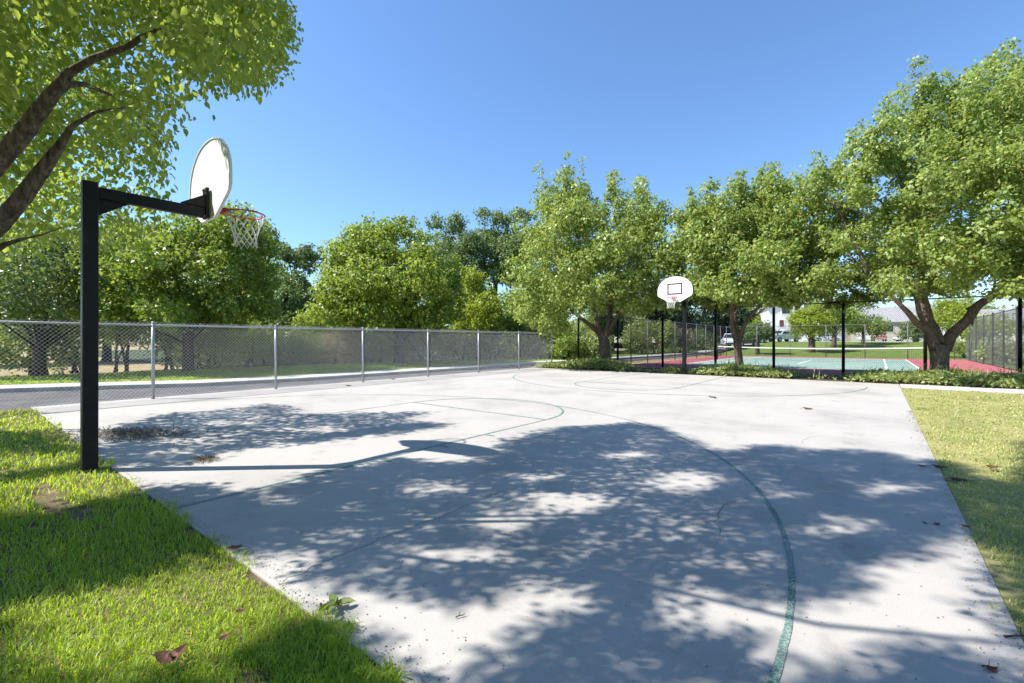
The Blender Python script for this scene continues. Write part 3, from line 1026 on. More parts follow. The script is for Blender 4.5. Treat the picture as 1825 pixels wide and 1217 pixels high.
def big_crown(cen, rad, seed, n_try, gap, zmin, cell=0.36):
    r = np.random.default_rng(seed)
    d = unit(r.normal(size=(n_try, 3))) * (r.random((n_try, 1)) ** 0.40)
    P = np.array(cen) + d * np.array(rad)
    ok = P[:, 2] > zmin
    ok &= np.linalg.norm(P - np.array([0, 0, EYE]), axis=1) > 2.7
    px, py, z = proj(P)
    rp = FPX * 0.44 / np.maximum(z, 0.3)
    front = z > 0.25
    seen = front & (px > -rp) & (px < 1825 + rp) & (py > -rp) & (py < 1217 + rp)
    good = np.ones(n_try, bool)
    for ax, ay in ((1, 0), (-.7, .7), (0, 1), (.7, .7), (0, -1), (.7, -.7)):
        qx, qy = px + ax * rp * .72, py + ay * rp * .72
        good &= np.where(z < 5.6, inpoly(qx, qy, CROWN_NEAR), inpoly(qx, qy, CROWN_VIEW))
    ok &= ~seen | good
    # few leaves hang in front of the bare lower limbs
    for (ax, ay), (bx, by) in (((-60, 350), (60, 210)), ((60, 210), (150, 110)), ((150, 110), (210, 88)), ((-60, 450), (50, 340)), ((50, 340), (115, 245))):
        tt = np.clip(((px - ax) * (bx - ax) + (py - ay) * (by - ay)) / ((bx - ax) ** 2 + (by - ay) ** 2), 0, 1)
        dist = np.hypot(px - ax - tt * (bx - ax), py - ay - tt * (by - ay))
        ok &= ~(front & (z < 3.9) & (dist < 34 + rp * .55) & (r.random(n_try) < .985))
    # where the clump's shadow lands
    S = P.copy()
    t = P[:, 2]
    S[:, 0] += 0.647 * t
    S[:, 1] += 0.59 * t
    S[:, 2] = 0
    sx, sy, sz = proj(S)
    inview = (sz > 0.4) & (sx > -20) & (sx < 1845) & (sy > 640) & (sy < 1237)
    shade = np.ones(n_try, bool)
    rs = FPX * 0.24 * r.uniform(.45, 1.3, n_try) / np.maximum(sz, 0.4)          # half width of the clump's shadow; its height is foreshortened
    rv = rs * EYE / np.maximum(sz, 0.4)
    for ax, ay in ((0, 0), (1, 0), (-1, 0), (0, 1), (0, -1)):
        one = np.zeros(n_try, bool)
        qx, qy = sx + ax * rs, sy + ay * rv
        for pl in SHADE:
            one |= inpoly(qx, qy, pl)
        shade &= one
    for cx, cy, rx, ry in LIT:
        qq = ((sx - cx) / (rx + rs * .5)) ** 2 + ((sy - cy) / (ry + rv * .5)) ** 2
        shade &= (qq > 1) | (r.random(n_try) < np.where(qq < .5, .003, .022))
    ok &= ~inview | shade
    SG = S[ok][:, :2]
    P = P[ok]
    O = unit(d[ok] / np.array(rad))
    vis = (seen & good)[ok]
    inv = inview[ok]
    # thin to an even spread; visible and shading clumps first
    order = np.argsort(-(vis * 1.0 + inv * 1.0) + r.random(len(P)) * 0.5)
    cells, keep, load, vcell = {}, [], {}, set()
    for i in order:
        gk = tuple((SG[i] // cell).astype(int))
        if load.get(gk, 0) >= (4 if vis[i] else (3 if gk in vcell else 4)):
            continue
        g = gap if (vis[i] or inv[i]) else gap * 1.7
        p = P[i]
        key = tuple((p // gap).astype(int))
        rr = 2 if g > gap else 1
        hit = False
        for a in range(-rr, rr + 1):
            for bb in range(-rr, rr + 1):
                for c in range(-rr, rr + 1):
                    for j in cells.get((key[0] + a, key[1] + bb, key[2] + c), ()):
                        if ((P[j] - p) ** 2).sum() < g * g:
                            hit = True
        if not hit:
            cells.setdefault(key, []).append(i)
            keep.append(i)
            load[gk] = load.get(gk, 0) + 1
            if vis[i]:
                vcell.add(gk)
    return P[keep], O[keep], vis[keep]


def kmeans(P, k, r, it=12):
    c = P[r.choice(len(P), k, replace=False)]
    for _ in range(it):
        a = ((P[:, None] - c[None]) ** 2).sum(2).argmin(1)
        for j in range(k):
            if (a == j).any():
                c[j] = P[a == j].mean(0)
    return c, a


def near_tree(label, base, fork, cen, rad, seed, gap, leaf, per, manual, trunk_r, zmin=2.4, k=15, n_try=140000, cell=0.36, clump=0.31):
    r = np.random.default_rng(seed)
    random.seed(seed)
    root = empty('pear_tree', base, label, 'tree', 'pear trees on the front lawn')
    C, O, seen = big_crown(cen, rad, seed, n_try, gap, zmin, cell)
    per = np.where(seen, int(per * .62), per)
    paths = [([Vector(base) + Vector((0, 0, -.15)), Vector(base) + Vector((0, 0, .12)), Vector(base).lerp(Vector(fork), .5), Vector(fork)], [trunk_r * 1.7, trunk_r * 1.25, trunk_r, trunk_r * .85])]
    top = Vector(fork) + (Vector(fork) - Vector(base)) * .09
    paths[0][0].append(top)
    paths[0][1].append(trunk_r * .25)
    paths += manual
    nodes = []
    for pts, rd in manual:
        for p in pts[2:]:
            nodes.append((p, 0.03))
    cents, a = kmeans(C, k, r)
    for j in range(k):
        c = Vector(cents[j])
        src = Vector(fork)
        mid = src.lerp(c, 0.45) + Vector((0, 0, 0.10 * (c - src).length))
        pts = wobble(bez(src, mid, c, 9), 0.07)
        bad = False
        qx, qy, qz = proj(np.array([list(p) for p in pts]))
        for x, y, z in zip(qx, qy, qz):
            if z > 0.2 and -60 < x < 1885 and -60 < y < 1277 and (z < 5 or not inpoly(np.array([x]), np.array([y]), CROWN_VIEW)[0]):
                bad = True
        SGm = np.array([[p.x + .647 * p.z, p.y + .59 * p.z, 0] for p in pts[3:]])
        ux, uy, uz = proj(SGm)
        out = 0
        for x, y, z in zip(ux, uy, uz):
            if z > .4 and 0 < x < 1825 and 660 < y < 1217 and not any(inpoly(np.array([x]), np.array([y]), pl)[0] for pl in SHADE):
                out += 1
            if z > .4 and any(((x - q[0]) / q[2]) ** 2 + ((y - q[1]) / q[3]) ** 2 < 1 for q in LIT):
                out += 1
        if bad or out > 1:
            continue
        paths.append((pts, lerp_r(trunk_r * .17, .01, 9)))
        nodes += [(p, .02) for p in pts[3:]]
    NP = np.array([list(n[0]) for n in nodes])
    tw = MB()
    for c in C:
        dd = ((NP - c) ** 2).sum(1)
        q = NP[dd.argmin()]
        ln = math.sqrt(dd.min())
        if ln < 2.2:
            p0, p1 = Vector(q), Vector(c)
            mid = p0.lerp(p1, .55) + Vector((random.uniform(-.1, .1), random.uniform(-.1, .1), random.uniform(-.02, .18))) * ln
            tw.tube(bez(p0, mid, p1, 4), [.014, .010, .007, .004], 4, False)
    R = clump * (0.65 + 0.6 * r.random(len(C)))
    P, D, Nn, S = leaf_cloud(C, R, O, per, leaf, 1.25, r)
    # the leaves of the lit flecks and of the open view stay out
    me = leaves_mesh('crown', P, D, Nn, S, LEAF_FINE)
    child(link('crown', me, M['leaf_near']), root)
    tr = make_trunk(paths, M['bark'], root, 12, 0.05)
    t = tw.build('twigs', M['twig'])
    t.parent = tr
    t.matrix_parent_inverse = Matrix.Translation(-Vector(base))
    print('clumps', len(C), 'leaves', len(P))
    return root


def pxpath(lst, z):
    lst = [(q[0], q[1], q[2] * .56) + tuple(q[3:]) for q in lst]
    return [at(q[0], q[1], z + (q[3] if len(q) > 3 else 0)) for q in lst], [q[2] / FPX * z / 2 for q in lst]


T1 = at(-235, 948, 3.35); T1.z = -0.02
F1 = at(-170, 500, 3.35)
limbs1 = [
    ([F1] + pxpath([(-80, 375, 66), (0, 283, 56), (45, 232, 50), (85, 178, 42), (122, 130, 28), (165, 104, 22), (230, 82, 18), (280, 50, 15), (330, 46, 10, .2), (400, 70, 6, .5)], 3.3)[0],
     [.11] + pxpath([(-80, 375, 66), (0, 283, 56), (45, 232, 50), (85, 178, 42), (122, 130, 28), (165, 104, 22), (230, 82, 18), (280, 50, 15), (330, 46, 10), (400, 70, 6)], 3.3)[1]),
    ([F1] + pxpath([(-60, 452, 58), (0, 398, 50), (40, 352, 46), (80, 298, 38), (105, 262, 26), (128, 225, 16), (170, 200, 9), (230, 190, 6, .3)], 3.5)[0],
     [.10] + pxpath([(-60, 452, 58), (0, 398, 50), (40, 352, 46), (80, 298, 38), (105, 262, 26), (128, 225, 16), (170, 200, 9), (230, 190, 6)], 3.5)[1]),
    (pxpath([(-60, 470, 36), (-20, 452, 26), (10, 435, 16), (40, 426, 8), (75, 418, 5), (110, 405, 3)], 3.6)[0], pxpath([(-60, 470, 36), (-20, 452, 26), (10, 435, 16), (40, 426, 8), (75, 418, 5), (110, 405, 3)], 3.6)[1]),
    (pxpath([(82, 180, 30), (120, 150, 24, .15), (150, 150, 18, .3), (200, 170, 10, .6), (250, 210, 7, .9), (290, 260, 4, 1.1)], 3.3)[0], pxpath([(82, 180, 30), (120, 150, 24), (150, 150, 18), (200, 170, 10), (250, 210, 7), (290, 260, 4)], 3.3)[1]),
]
near_tree('overhanging pear tree with dark bare limbs entering at the upper left above the near hoop', T1, F1, (-5.1, 0.7, 6.7), (4.9, 4.9, 4.1), 21, 0.23, 0.064, 64, limbs1, 0.2, n_try=170000, cell=0.26, clump=0.235)
T2 = Vector((-11.7, -0.7, 0))
F2 = Vector((-11.6, -0.6, 1.9))
near_tree('pear tree on the left lawn with low pale green leaves behind the near hoop arm', T2, F2, (-10.9, 0.6, 5.6), (4.2, 4.6, 3.6), 22, 0.36, 0.10, 34, [], 0.17, 2.2, 12)

# ------------------------------------------------------------------ trees and shrubs beyond the lane
GL = 'trees beyond the lane'
print('near trees done')
px_tree('maple_tree', 'dark green maple at far left behind the fence', 'tree', 18.5,
        [(20, 440, 60, 55), (90, 420, 60, 55), (150, 470, 60, 60), (40, 520, 60, 45), (110, 540, 60, 40), (-40, 480, 60, 60), (160, 540, 45, 35)],
        M['leaf_grey'], None, M['bark_dark'], 20000, 0.14, 31, 70, group=GL, limbs=3)
px_tree('maple_tree', 'dense dark green maple left of the hoop net, its crown reaching down to the fence', 'tree', 20.5,
        [(400, 378, 40, 32), (440, 400, 44, 45), (350, 410, 55, 45), (300, 450, 60, 55), (250, 420, 50, 50), (230, 490, 55, 50), (380, 470, 60, 60), (450, 470, 42, 60), (310, 530, 60, 45), (400, 540, 55, 40), (465, 540, 30, 36), (240, 550, 50, 30), (475, 430, 20, 30)],
        M['leaf_dark'], None, M['bark_dark'], 46000, 0.15, 32, 335, group=GL, limbs=4)
px_tree('maple_tree', 'grey green loose tree standing in the gap between two maples', 'tree', 33,
        [(512, 450, 32, 32), (548, 465, 32, 36), (500, 510, 30, 40), (540, 540, 36, 40), (575, 560, 26, 30), (500, 560, 30, 25)],
        M['leaf_grey'], None, M['bark_dark'], 22000, 0.19, 33, 535, group=GL, limbs=3)
px_tree('maple_tree', 'broad rounded maple with yellow green sunlit top in the middle of the row', 'tree', 27.4,
        [(650, 408, 36, 28), (715, 415, 46, 32), (610, 440, 36, 32), (670, 440, 48, 38), (750, 440, 40, 40), (600, 500, 42, 42), (660, 500, 55, 50), (730, 500, 55, 50), (790, 490, 34, 48), (590, 555, 36, 30), (650, 555, 52, 30), (720, 560, 52, 28), (790, 555, 40, 32), (815, 530, 20, 30)],
        M['leaf_maple'], [[(711, 652, 22), (711, 640, 20), (711, 615, 18), (712, 580, 16)]], M['bark_dark'], 56000, 0.17, 34, 711, group=GL, limbs=4)
px_tree('maple_tree', 'small yellow green tree right of the broad maple', 'tree', 34,
        [(830, 500, 26, 26), (855, 505, 26, 26), (835, 545, 34, 36), (870, 545, 26, 34), (840, 580, 36, 20), (885, 575, 20, 22)],
        M['leaf_yellow'], None, M['bark_dark'], 15000, 0.17, 35, 850, group=GL, limbs=3)
px_tree('cottonwood_tree', 'tall pale green cottonwood rising behind the broad maple', 'tree', 46,
        [(780, 395, 24, 20), (812, 400, 30, 26), (840, 430, 30, 34), (800, 450, 36, 44), (850, 480, 30, 40), (790, 510, 30, 30), (830, 520, 40, 30)],
        M['leaf_grey'], None, M['bark'], 24000, 0.22, 36, 815, group=GL, limbs=3)
px_tree('cottonwood_tree', 'tallest grey green cottonwood with bare trunk seen below its crown', 'tree', 48,
        [(872, 385, 28, 18), (905, 388, 32, 20), (938, 385, 22, 20), (860, 420, 30, 30), (905, 425, 38, 38), (940, 430, 30, 40), (890, 470, 34, 24), (930, 475, 30, 30)],
        M['leaf_grey'], [[(884, 640, 14), (884, 600, 11), (882, 540, 9), (884, 480, 7), (890, 430, 5)], [(882, 530, 6), (870, 500, 4), (862, 460, 3)]], M['bark'], 24000, 0.22, 37, 884, group=GL, limbs=3)
px_tree('maple_tree', 'dark shaded tree low behind the end of the galvanised fence', 'tree', 38,
        [(915, 540, 30, 40), (900, 575, 30, 30), (940, 575, 30, 30), (960, 540, 26, 40), (880, 600, 30, 20), (985, 570, 26, 34), (1020, 585, 26, 26)],
        M['leaf_dark'], None, M['bark_dark'], 16000, 0.2, 38, 925, group=GL, limbs=3)


def shrub(name, label, px, z, w, h, m, n, leaf, seed, group=None, stems=5, ground=0.0, cat='shrub', bark=None, lift=0.35, hang=0.3):
    r = np.random.default_rng(seed)
    random.seed(seed)
    bp = at(px, CY, z)
    root = empty(name, (bp.x, bp.y, ground), label, cat, group)
    lobes = []
    for i in range(6):
        a = r.random() * 6.28
        q = r.random() ** .5
        lobes.append(((bp.x + math.cos(a) * w * .33 * q, bp.y + math.sin(a) * w * .33 * q, ground + h * (lift + (0.72 - lift) * r.random())), (w * .24, w * .24, h * .27)))
    C, O = lobes_to_clumps(lobes, 0.42, r, 0.5)
    k = C[:, 2] > ground + .08
    C, O = C[k], O[k]
    P, D, Nn, S = leaf_cloud(C, 0.26 * (0.6 + .8 * r.random(len(C))), O, max(3, n // len(C)), leaf, hang, r)
    child(link('foliage', leaves_mesh('foliage', P, D, Nn, S, LEAF_COARSE), m), root)
    b = MB()
    for i in range(stems):
        c = lobes[i % 6][0]
        p0 = Vector((bp.x + r.uniform(-.12, .12) * w, bp.y + r.uniform(-.12, .12) * w, ground - .05))
        b.tube(wobble(bez(p0, p0.lerp(Vector(c), .4) + Vector((0, 0, .25 * h)), c, 5), .04), lerp_r(r.uniform(.035, .07), .012, 5), 6)
    child(b.build('stems', bark or M['bark_dark'], None, True), root)
    return root


GS = 'shrubs along the verge'
k = 0
for px, z, w, h, mk, lab, lf in (
        (-20, 18.5, 2.6, 2.4, 'leaf_dark', 'leafy dark shrub at the left edge behind the fence mesh', .12),
        (70, 19.5, 2.2, 2.6, 'leaf_grey', 'open many stemmed shrub with bare leaning stems before tan ground, left of the near post', .11),
        (135, 20, 2.0, 2.2, 'leaf_pear', 'leafy green shrub just left of the near hoop post', .11),
        (215, 21, 2.2, 2.9, 'leaf_dark', 'thin shrub with several dark leaning stems right of the near hoop post', .11),
        (300, 22, 2.0, 2.6, 'leaf_grey', 'sparse shrub with bare stems behind the second clear fence post', .11),
        (370, 22.5, 3.2, 2.3, 'leaf_dark', 'dense dark shrub under the dark maple', .13),
        (450, 24, 3.2, 2.2, 'leaf_dark', 'dark low shrub beside the brushy dry shrub, left side', .13),
        (520, 25, 3.0, 2.3, 'leaf_grey', 'grey green shrub under the gap between the maples', .13),
        (600, 26.5, 3.2, 2.0, 'leaf_brush', 'pale brushy dry shrub with twiggy straw coloured growth', .14),
        (665, 28.5, 3.2, 2.2, 'leaf_dark', 'dark shrub just left of the broad maple trunk', .14),
        (760, 30, 3.6, 2.2, 'leaf_dark', 'dark shrub just right of the broad maple trunk', .14),
        (820, 31.5, 3.2, 2.0, 'leaf_grey', 'grey green shrub with pale sprays below the small yellow green tree', .14),
        (880, 33, 3.6, 2.2, 'leaf_dark', 'dark shrub at the foot of the tallest cottonwood', .15),
        (945, 35, 3.4, 2.0, 'leaf_grey', 'pale shrub behind the last galvanised posts', .15),
        (1000, 33, 2.6, 1.9, 'leaf_dark', 'rounded dark shrub past the end of the galvanised fence', .15),
        (1050, 34, 2.6, 2.2, 'leaf_ivy', 'light green shrub left of the first forked pear trunk', .15),
        (1135, 46, 3.4, 3.0, 'leaf_ivy', 'pale leafy shrub behind the dark side fence, nearest the pear trunk', .18),
        (1172, 48, 3.2, 3.4, 'leaf_pear', 'bright green tall shrub behind the dark side fence', .18),
        (1205, 50, 3.2, 2.6, 'leaf_brush', 'twiggy half dry shrub behind the far hoop post', .18),
        (1245, 54, 3.4, 2.6, 'leaf_grey', 'grey green shrub right of the far hoop post', .18)):
    k += 1
    shrub('shrub', lab, px, z, w * (1.4 if px > 330 else 1.15), h * (1.3 if px > 330 else 1.1), M[mk], 4200 if px > 330 else 2600, lf, 50 + k, GS, 7 if px < 340 else 5, lift=.55 if px in (70, 215, 300) else .16)

for i, px in enumerate((380, 450, 520, 590, 655, 720, 785, 850, 915, 980, 1040)):
    z = 25 + i * 1.5
    shrub('shrub', 'tall dark back row shrub behind %s' % ('the posts under the dark maple', 'the low shrubs left of the dry brush', 'the fence posts under the tree gap', 'the dry brush and the fence rail', 'the dry brush and the maple trunk', 'the maple trunk and its right neighbour', 'two fence posts right of the maple trunk', 'the posts under the small yellow tree', 'the posts below the cottonwood trunk', 'the last two galvanised posts', 'the fence end and the lone black post')[i], px, z, 5.0, 3.6, M['leaf_dark'], 3200, .17, 500 + i, 'dark shrubs behind the verge', 4, lift=.18)

# second rank behind the verge, one dark tree after another
GB = 'trees of the second rank behind the verge'
random.seed(5)
for i, (px, z, top, w, mk, lab) in enumerate((
        (-60, 27, 400, 7, 'leaf_dark', 'dark tree filling the left edge behind the front row'),
        (60, 30, 430, 8, 'leaf_maple', 'tree behind the far left maple with yellowish leaves'),
        (190, 32, 425, 8, 'leaf_dark', 'dark tree behind the near hoop post'),
        (330, 34, 420, 8, 'leaf_grey', 'grey green tree behind the dense dark maple'),
        (460, 40, 450, 8, 'leaf_dark', 'dark tree below the hoop net at the back'),
        (560, 46, 520, 9, 'leaf_dark', 'low dark tree at the back between two maples'),
        (690, 44, 480, 9, 'leaf_dark', 'dark tree hidden behind the broad maple'),
        (1000, 56, 470, 10, 'leaf_dark', 'dark tree behind the tall forked pear tree'),
        (1090, 62, 480, 10, 'leaf_grey', 'grey green tree behind the tall forked pear tree'),
        (1170, 66, 520, 9, 'leaf_conifer', 'dark conifer above the side fence, left of the far hoop'),
        (1235, 70, 515, 9, 'leaf_conifer', 'dark conifer above the side fence, right of the far hoop'),
        (1290, 74, 530, 9, 'leaf_conifer', 'dark conifer behind the smaller forked pear tree'))):
    f = 1 / z * FPX
    hw = w / 2 * f
    bot = 590
    lob = []
    for _ in range(8):
        lob.append((px + random.uniform(-.6, .6) * hw, random.uniform(top + hw * .3, bot), hw * random.uniform(.4, .55), hw * random.uniform(.35, .5)))
    lob.append((px, top + hw * .35, hw * .5, hw * .35))
    px_tree('background_tree', lab, 'tree', z, lob, M[mk], None, M['bark_dark'], 11000, 0.006 * z + .06, 80 + i, px, group=GB, limbs=2, clump=.34, spacing=.75)

# ------------------------------------------------------------------ trees of the park and behind the houses
GPK = 'trees on the park lawn'
def gz(px, z):
    return hill(at(px, CY, z).y)


for i, (px, z, top, bot, w, mk, lab, tw) in enumerate((
        (1446, 47, 542, 602, 4.6, 'leaf_yellow', 'yellow green tree on the park lawn before the white gabled house', 12),
        (1486, 52, 512, 590, 6.5, 'leaf_pear', 'tall dark green tree on the park lawn behind the yellow green tree', 8),
        (1538, 55, 525, 596, 5.5, 'leaf_pear', 'slim trunked green tree on the park lawn left of the beige house', 6),
        (1350, 46, 575, 600, 3.2, 'leaf_grey', 'small pale tree on the park lawn beside the smaller forked pear trunk', 7),
        (1632, 58, 568, 603, 3.6, 'leaf_grey', 'small rounded tree on the park lawn before the beige house', 7),
        (1690, 52, 520, 590, 6.0, 'leaf_yellow', 'golden green tree seen between the limbs of the largest pear tree', 8))):
    g = gz(px, z)
    f = FPX / z
    hw = w / 2 * f
    random.seed(200 + i)
    lob = []
    for _ in range(9):
        lob.append((px + random.uniform(-.62, .62) * hw, random.uniform(top + hw * .3, bot - hw * .2), hw * random.uniform(.32, .45), hw * random.uniform(.28, .42)))
    lob.append((px, top + hw * .35, hw * .4, hw * .35))
    by = CY + (EYE - g) * f
    px_tree('park_tree', lab, 'tree', z, lob, M[mk], [[(px, by + 4, tw * 1.2), (px, by - 6, tw), (px + 1, (by + bot) / 2, tw * .9), (px, bot - hw * .3, tw * .7)]], M['bark'], 6500, 0.2, 210 + i, px, ground=g, group=GPK, limbs=2, clump=.3, spacing=.6)

GF = 'trees behind the houses'
random.seed(9)
fars = [(1330, 105, 535), (1395, 128, 552), (1455, 125, 545), (1520, 130, 552), (1580, 128, 560), (1640, 122, 552), (1700, 118, 548), (1765, 105, 545), (1840, 100, 535), (1910, 100, 530)]
farlab = ['behind the dark conifers', 'behind the white gabled house', 'rising over the yellow green park tree', 'between the white and the beige house', 'over the left roof of the beige house', 'over the right roof of the beige house', 'behind the golden green tree', 'over the low white building', 'behind the low white building near the right edge', 'beyond the right edge of the tennis fence']
for i, (px, z, top) in enumerate(fars):
    f = FPX / z
    hw = 6.0 * f
    g = 1.2
    lob = [(px + random.uniform(-.6, .6) * hw, random.uniform(top + hw * .25, 596), hw * random.uniform(.4, .55), hw * random.uniform(.3, .45)) for _ in range(8)] + [(px, top + hw * .3, hw * .45, hw * .3)]
    px_tree('background_tree', 'distant tree ' + farlab[i], 'tree', z, lob, M[('leaf_dark', 'leaf_pear', 'leaf_grey')[i % 3]], None, M['bark_dark'], 3500, 0.55, 300 + i, px, ground=g, group=GF, limbs=1, clump=.55, spacing=1.2)

for px, z, w, h, mk, lab in ((1752, 33, 5.5, 3.6, 'leaf_yellow', 'tall yellow green hedge bush rising above the right tennis fence'),
                             (1800, 27, 4.5, 1.5, 'leaf_ivy', 'low green bush behind the right tennis fence, nearest the edge'),
                             (1735, 36, 5, 1.6, 'leaf_pear', 'low green bush behind the right tennis fence, farther from the edge')):
    p = at(px, CY, z)
    shrub('shrub', lab, px, z, w, h, M[mk], 2600, .15, 400 + px, 'bushes behind the right tennis fence', 4)

# ------------------------------------------------------------------ houses and cars
M['stucco'] = noisy('white stucco', [(0.3, (0.66, 0.65, 0.62)), (0.7, (0.76, 0.75, 0.72))], 2)
M['beige'] = noisy('beige siding', [(0.3, (0.48, 0.43, 0.36)), (0.7, (0.58, 0.53, 0.45))], 2)
M['shingle'] = noisy('grey shingles', [(0.3, (0.20, 0.19, 0.185)), (0.7, (0.33, 0.32, 0.31))], 3, bumpscale=9, bstr=.5)
M['lightroof'] = noisy('pale metal roof', [(0.3, (0.24, 0.24, 0.245)), (0.7, (0.33, 0.33, 0.33))], 2)
M['pane'] = mat('dark window glass', (0.02, 0.025, 0.03), 0.08, 0.6)
M['redshut'] = mat('red brown panel', (0.15, 0.04, 0.035), 0.7)
M['trim'] = mat('white trim', (0.72, 0.72, 0.7), 0.6)


def house(name, label, px, z, w, d, eave, ridge, wallm, roofm, wins, rz, doors=(), gable_front=True, cat='house'):
    p = at(px, CY, z)
    g = hill(p.y) - .03
    root = empty(name, (p.x, p.y, g), label, cat, None, rz)
    b = MB()
    b.box((0, 0, eave / 2), (w, d, eave))
    if gable_front:
        for y in (-d / 2, d / 2):
            b.add([(-w / 2, y, eave), (w / 2, y, eave), (0, y, ridge)], [(0, 1, 2)])
    else:
        for x in (-w / 2, w / 2):
            b.add([(x, -d / 2, eave), (x, d / 2, eave), (x, 0, ridge)], [(0, 1, 2)])
    b.build('wall', wallm, root)
    b = MB()
    o = .5
    t = .18
    if gable_front:
        for s in (-1, 1):
            sl = (ridge - eave) / (w / 2)
            q = [(s * (w / 2 + o), eave - o * sl + .02), (0, ridge + .02), (0, ridge + t), (s * (w / 2 + o), eave - o * sl + t)]
            b.add([(x, y, zz) for y in (-d / 2 - o, d / 2 + o) for x, zz in q], [(0, 1, 2, 3), (7, 6, 5, 4), (0, 4, 5, 1), (1, 5, 6, 2), (2, 6, 7, 3), (3, 7, 4, 0)])
    else:
        for s in (-1, 1):
            sl = (ridge - eave) / (d / 2)
            q = [(s * (d / 2 + o), eave - o * sl + .02), (0, ridge + .02), (0, ridge + t), (s * (d / 2 + o), eave - o * sl + t)]
            b.add([(x, y, zz) for x in (-w / 2 - o, w / 2 + o) for y, zz in q], [(0, 1, 2, 3), (7, 6, 5, 4), (0, 4, 5, 1), (1, 5, 6, 2), (2, 6, 7, 3), (3, 7, 4, 0)])
    b.build('roof', roofm, root)
    for (x, zz, ww, hh, kind) in wins:
        b = MB()
        y = -d / 2 - .03
        for (cx, cz, sx, sz) in ((x, zz + hh / 2 + .06, ww + .24, .12), (x, zz - hh / 2 - .06, ww + .24, .12), (x - ww / 2 - .06, zz, .12, hh), (x + ww / 2 + .06, zz, .12, hh)):
            b.box((cx, y, cz), (sx, .1, sz))
        f = b.build('garage_door' if kind == 'g' else 'window', M['trim'], root)
        b = MB(); b.box((x, y + .012, zz), (ww, .05, hh)); b.build('door_panel' if kind == 'g' else 'pane', {'g': M['trim'], 'w': M['pane'], 'r': M['redshut']}[kind], f)
    return root


house('house', 'white two storey house with a grey gable roof beyond the park lawn', 1406, 96, 9.5, 10, 7.0, 9.6, M['stucco'], M['shingle'],
      [(-1.6, 6.4, 1.5, 1.7, 'w'), (2.2, 6.4, 1.3, 1.5, 'w'), (-2.4, 3.6, .8, 1.4, 'r'), (0.2, 3.4, 1.6, 1.7, 'w'), (2.8, 1.4, 2.6, 2.2, 'g')], 0.35)
house('house', 'long beige house with white roof and dark windows beyond the park lawn', 1600, 106, 18, 9, 4.6, 7.8, M['beige'], M['lightroof'],
      [(-6.5, 1.7, 2.8, 2.4, 'g'), (-2.4, 2.9, 2.0, 1.5, 'w'), (1.4, 2.9, 2.4, 1.5, 'w'), (5.6, 1.7, 3.0, 2.4, 'g')], 0.12, gable_front=False)
house('house', 'beige house mostly hidden behind the park trees', 1500, 112, 14, 9, 4.8, 7.4, M['beige'], M['shingle'],
      [(-4, 2.8, 1.6, 1.4, 'w'), (0, 2.8, 2.0, 1.4, 'w'), (4, 1.6, 2.8, 2.3, 'g')], 0.45, gable_front=False)
house('clubhouse', 'low white building with pale roof seen through the right tennis fence', 1925, 44, 13, 7, 2.5, 3.6, M['stucco'], M['lightroof'],
      [(-3.5, 1.6, 1.6, 1.0, 'w'), (0.5, 1.6, 1.6, 1.0, 'w')], -0.12, gable_front=False, cat='building')

M['tyre'] = mat('tyre rubber', (0.02, 0.02, 0.02), 0.9)
M['hub'] = mat('alloy rim', (0.45, 0.45, 0.46), 0.35, 0.5, 0.7)
M['lamp'] = mat('clear lamp', (0.6, 0.6, 0.6), 0.15, 0.6)
M['taillamp'] = mat('red tail lamp', (0.35, 0.01, 0.01), 0.25, 0.5)


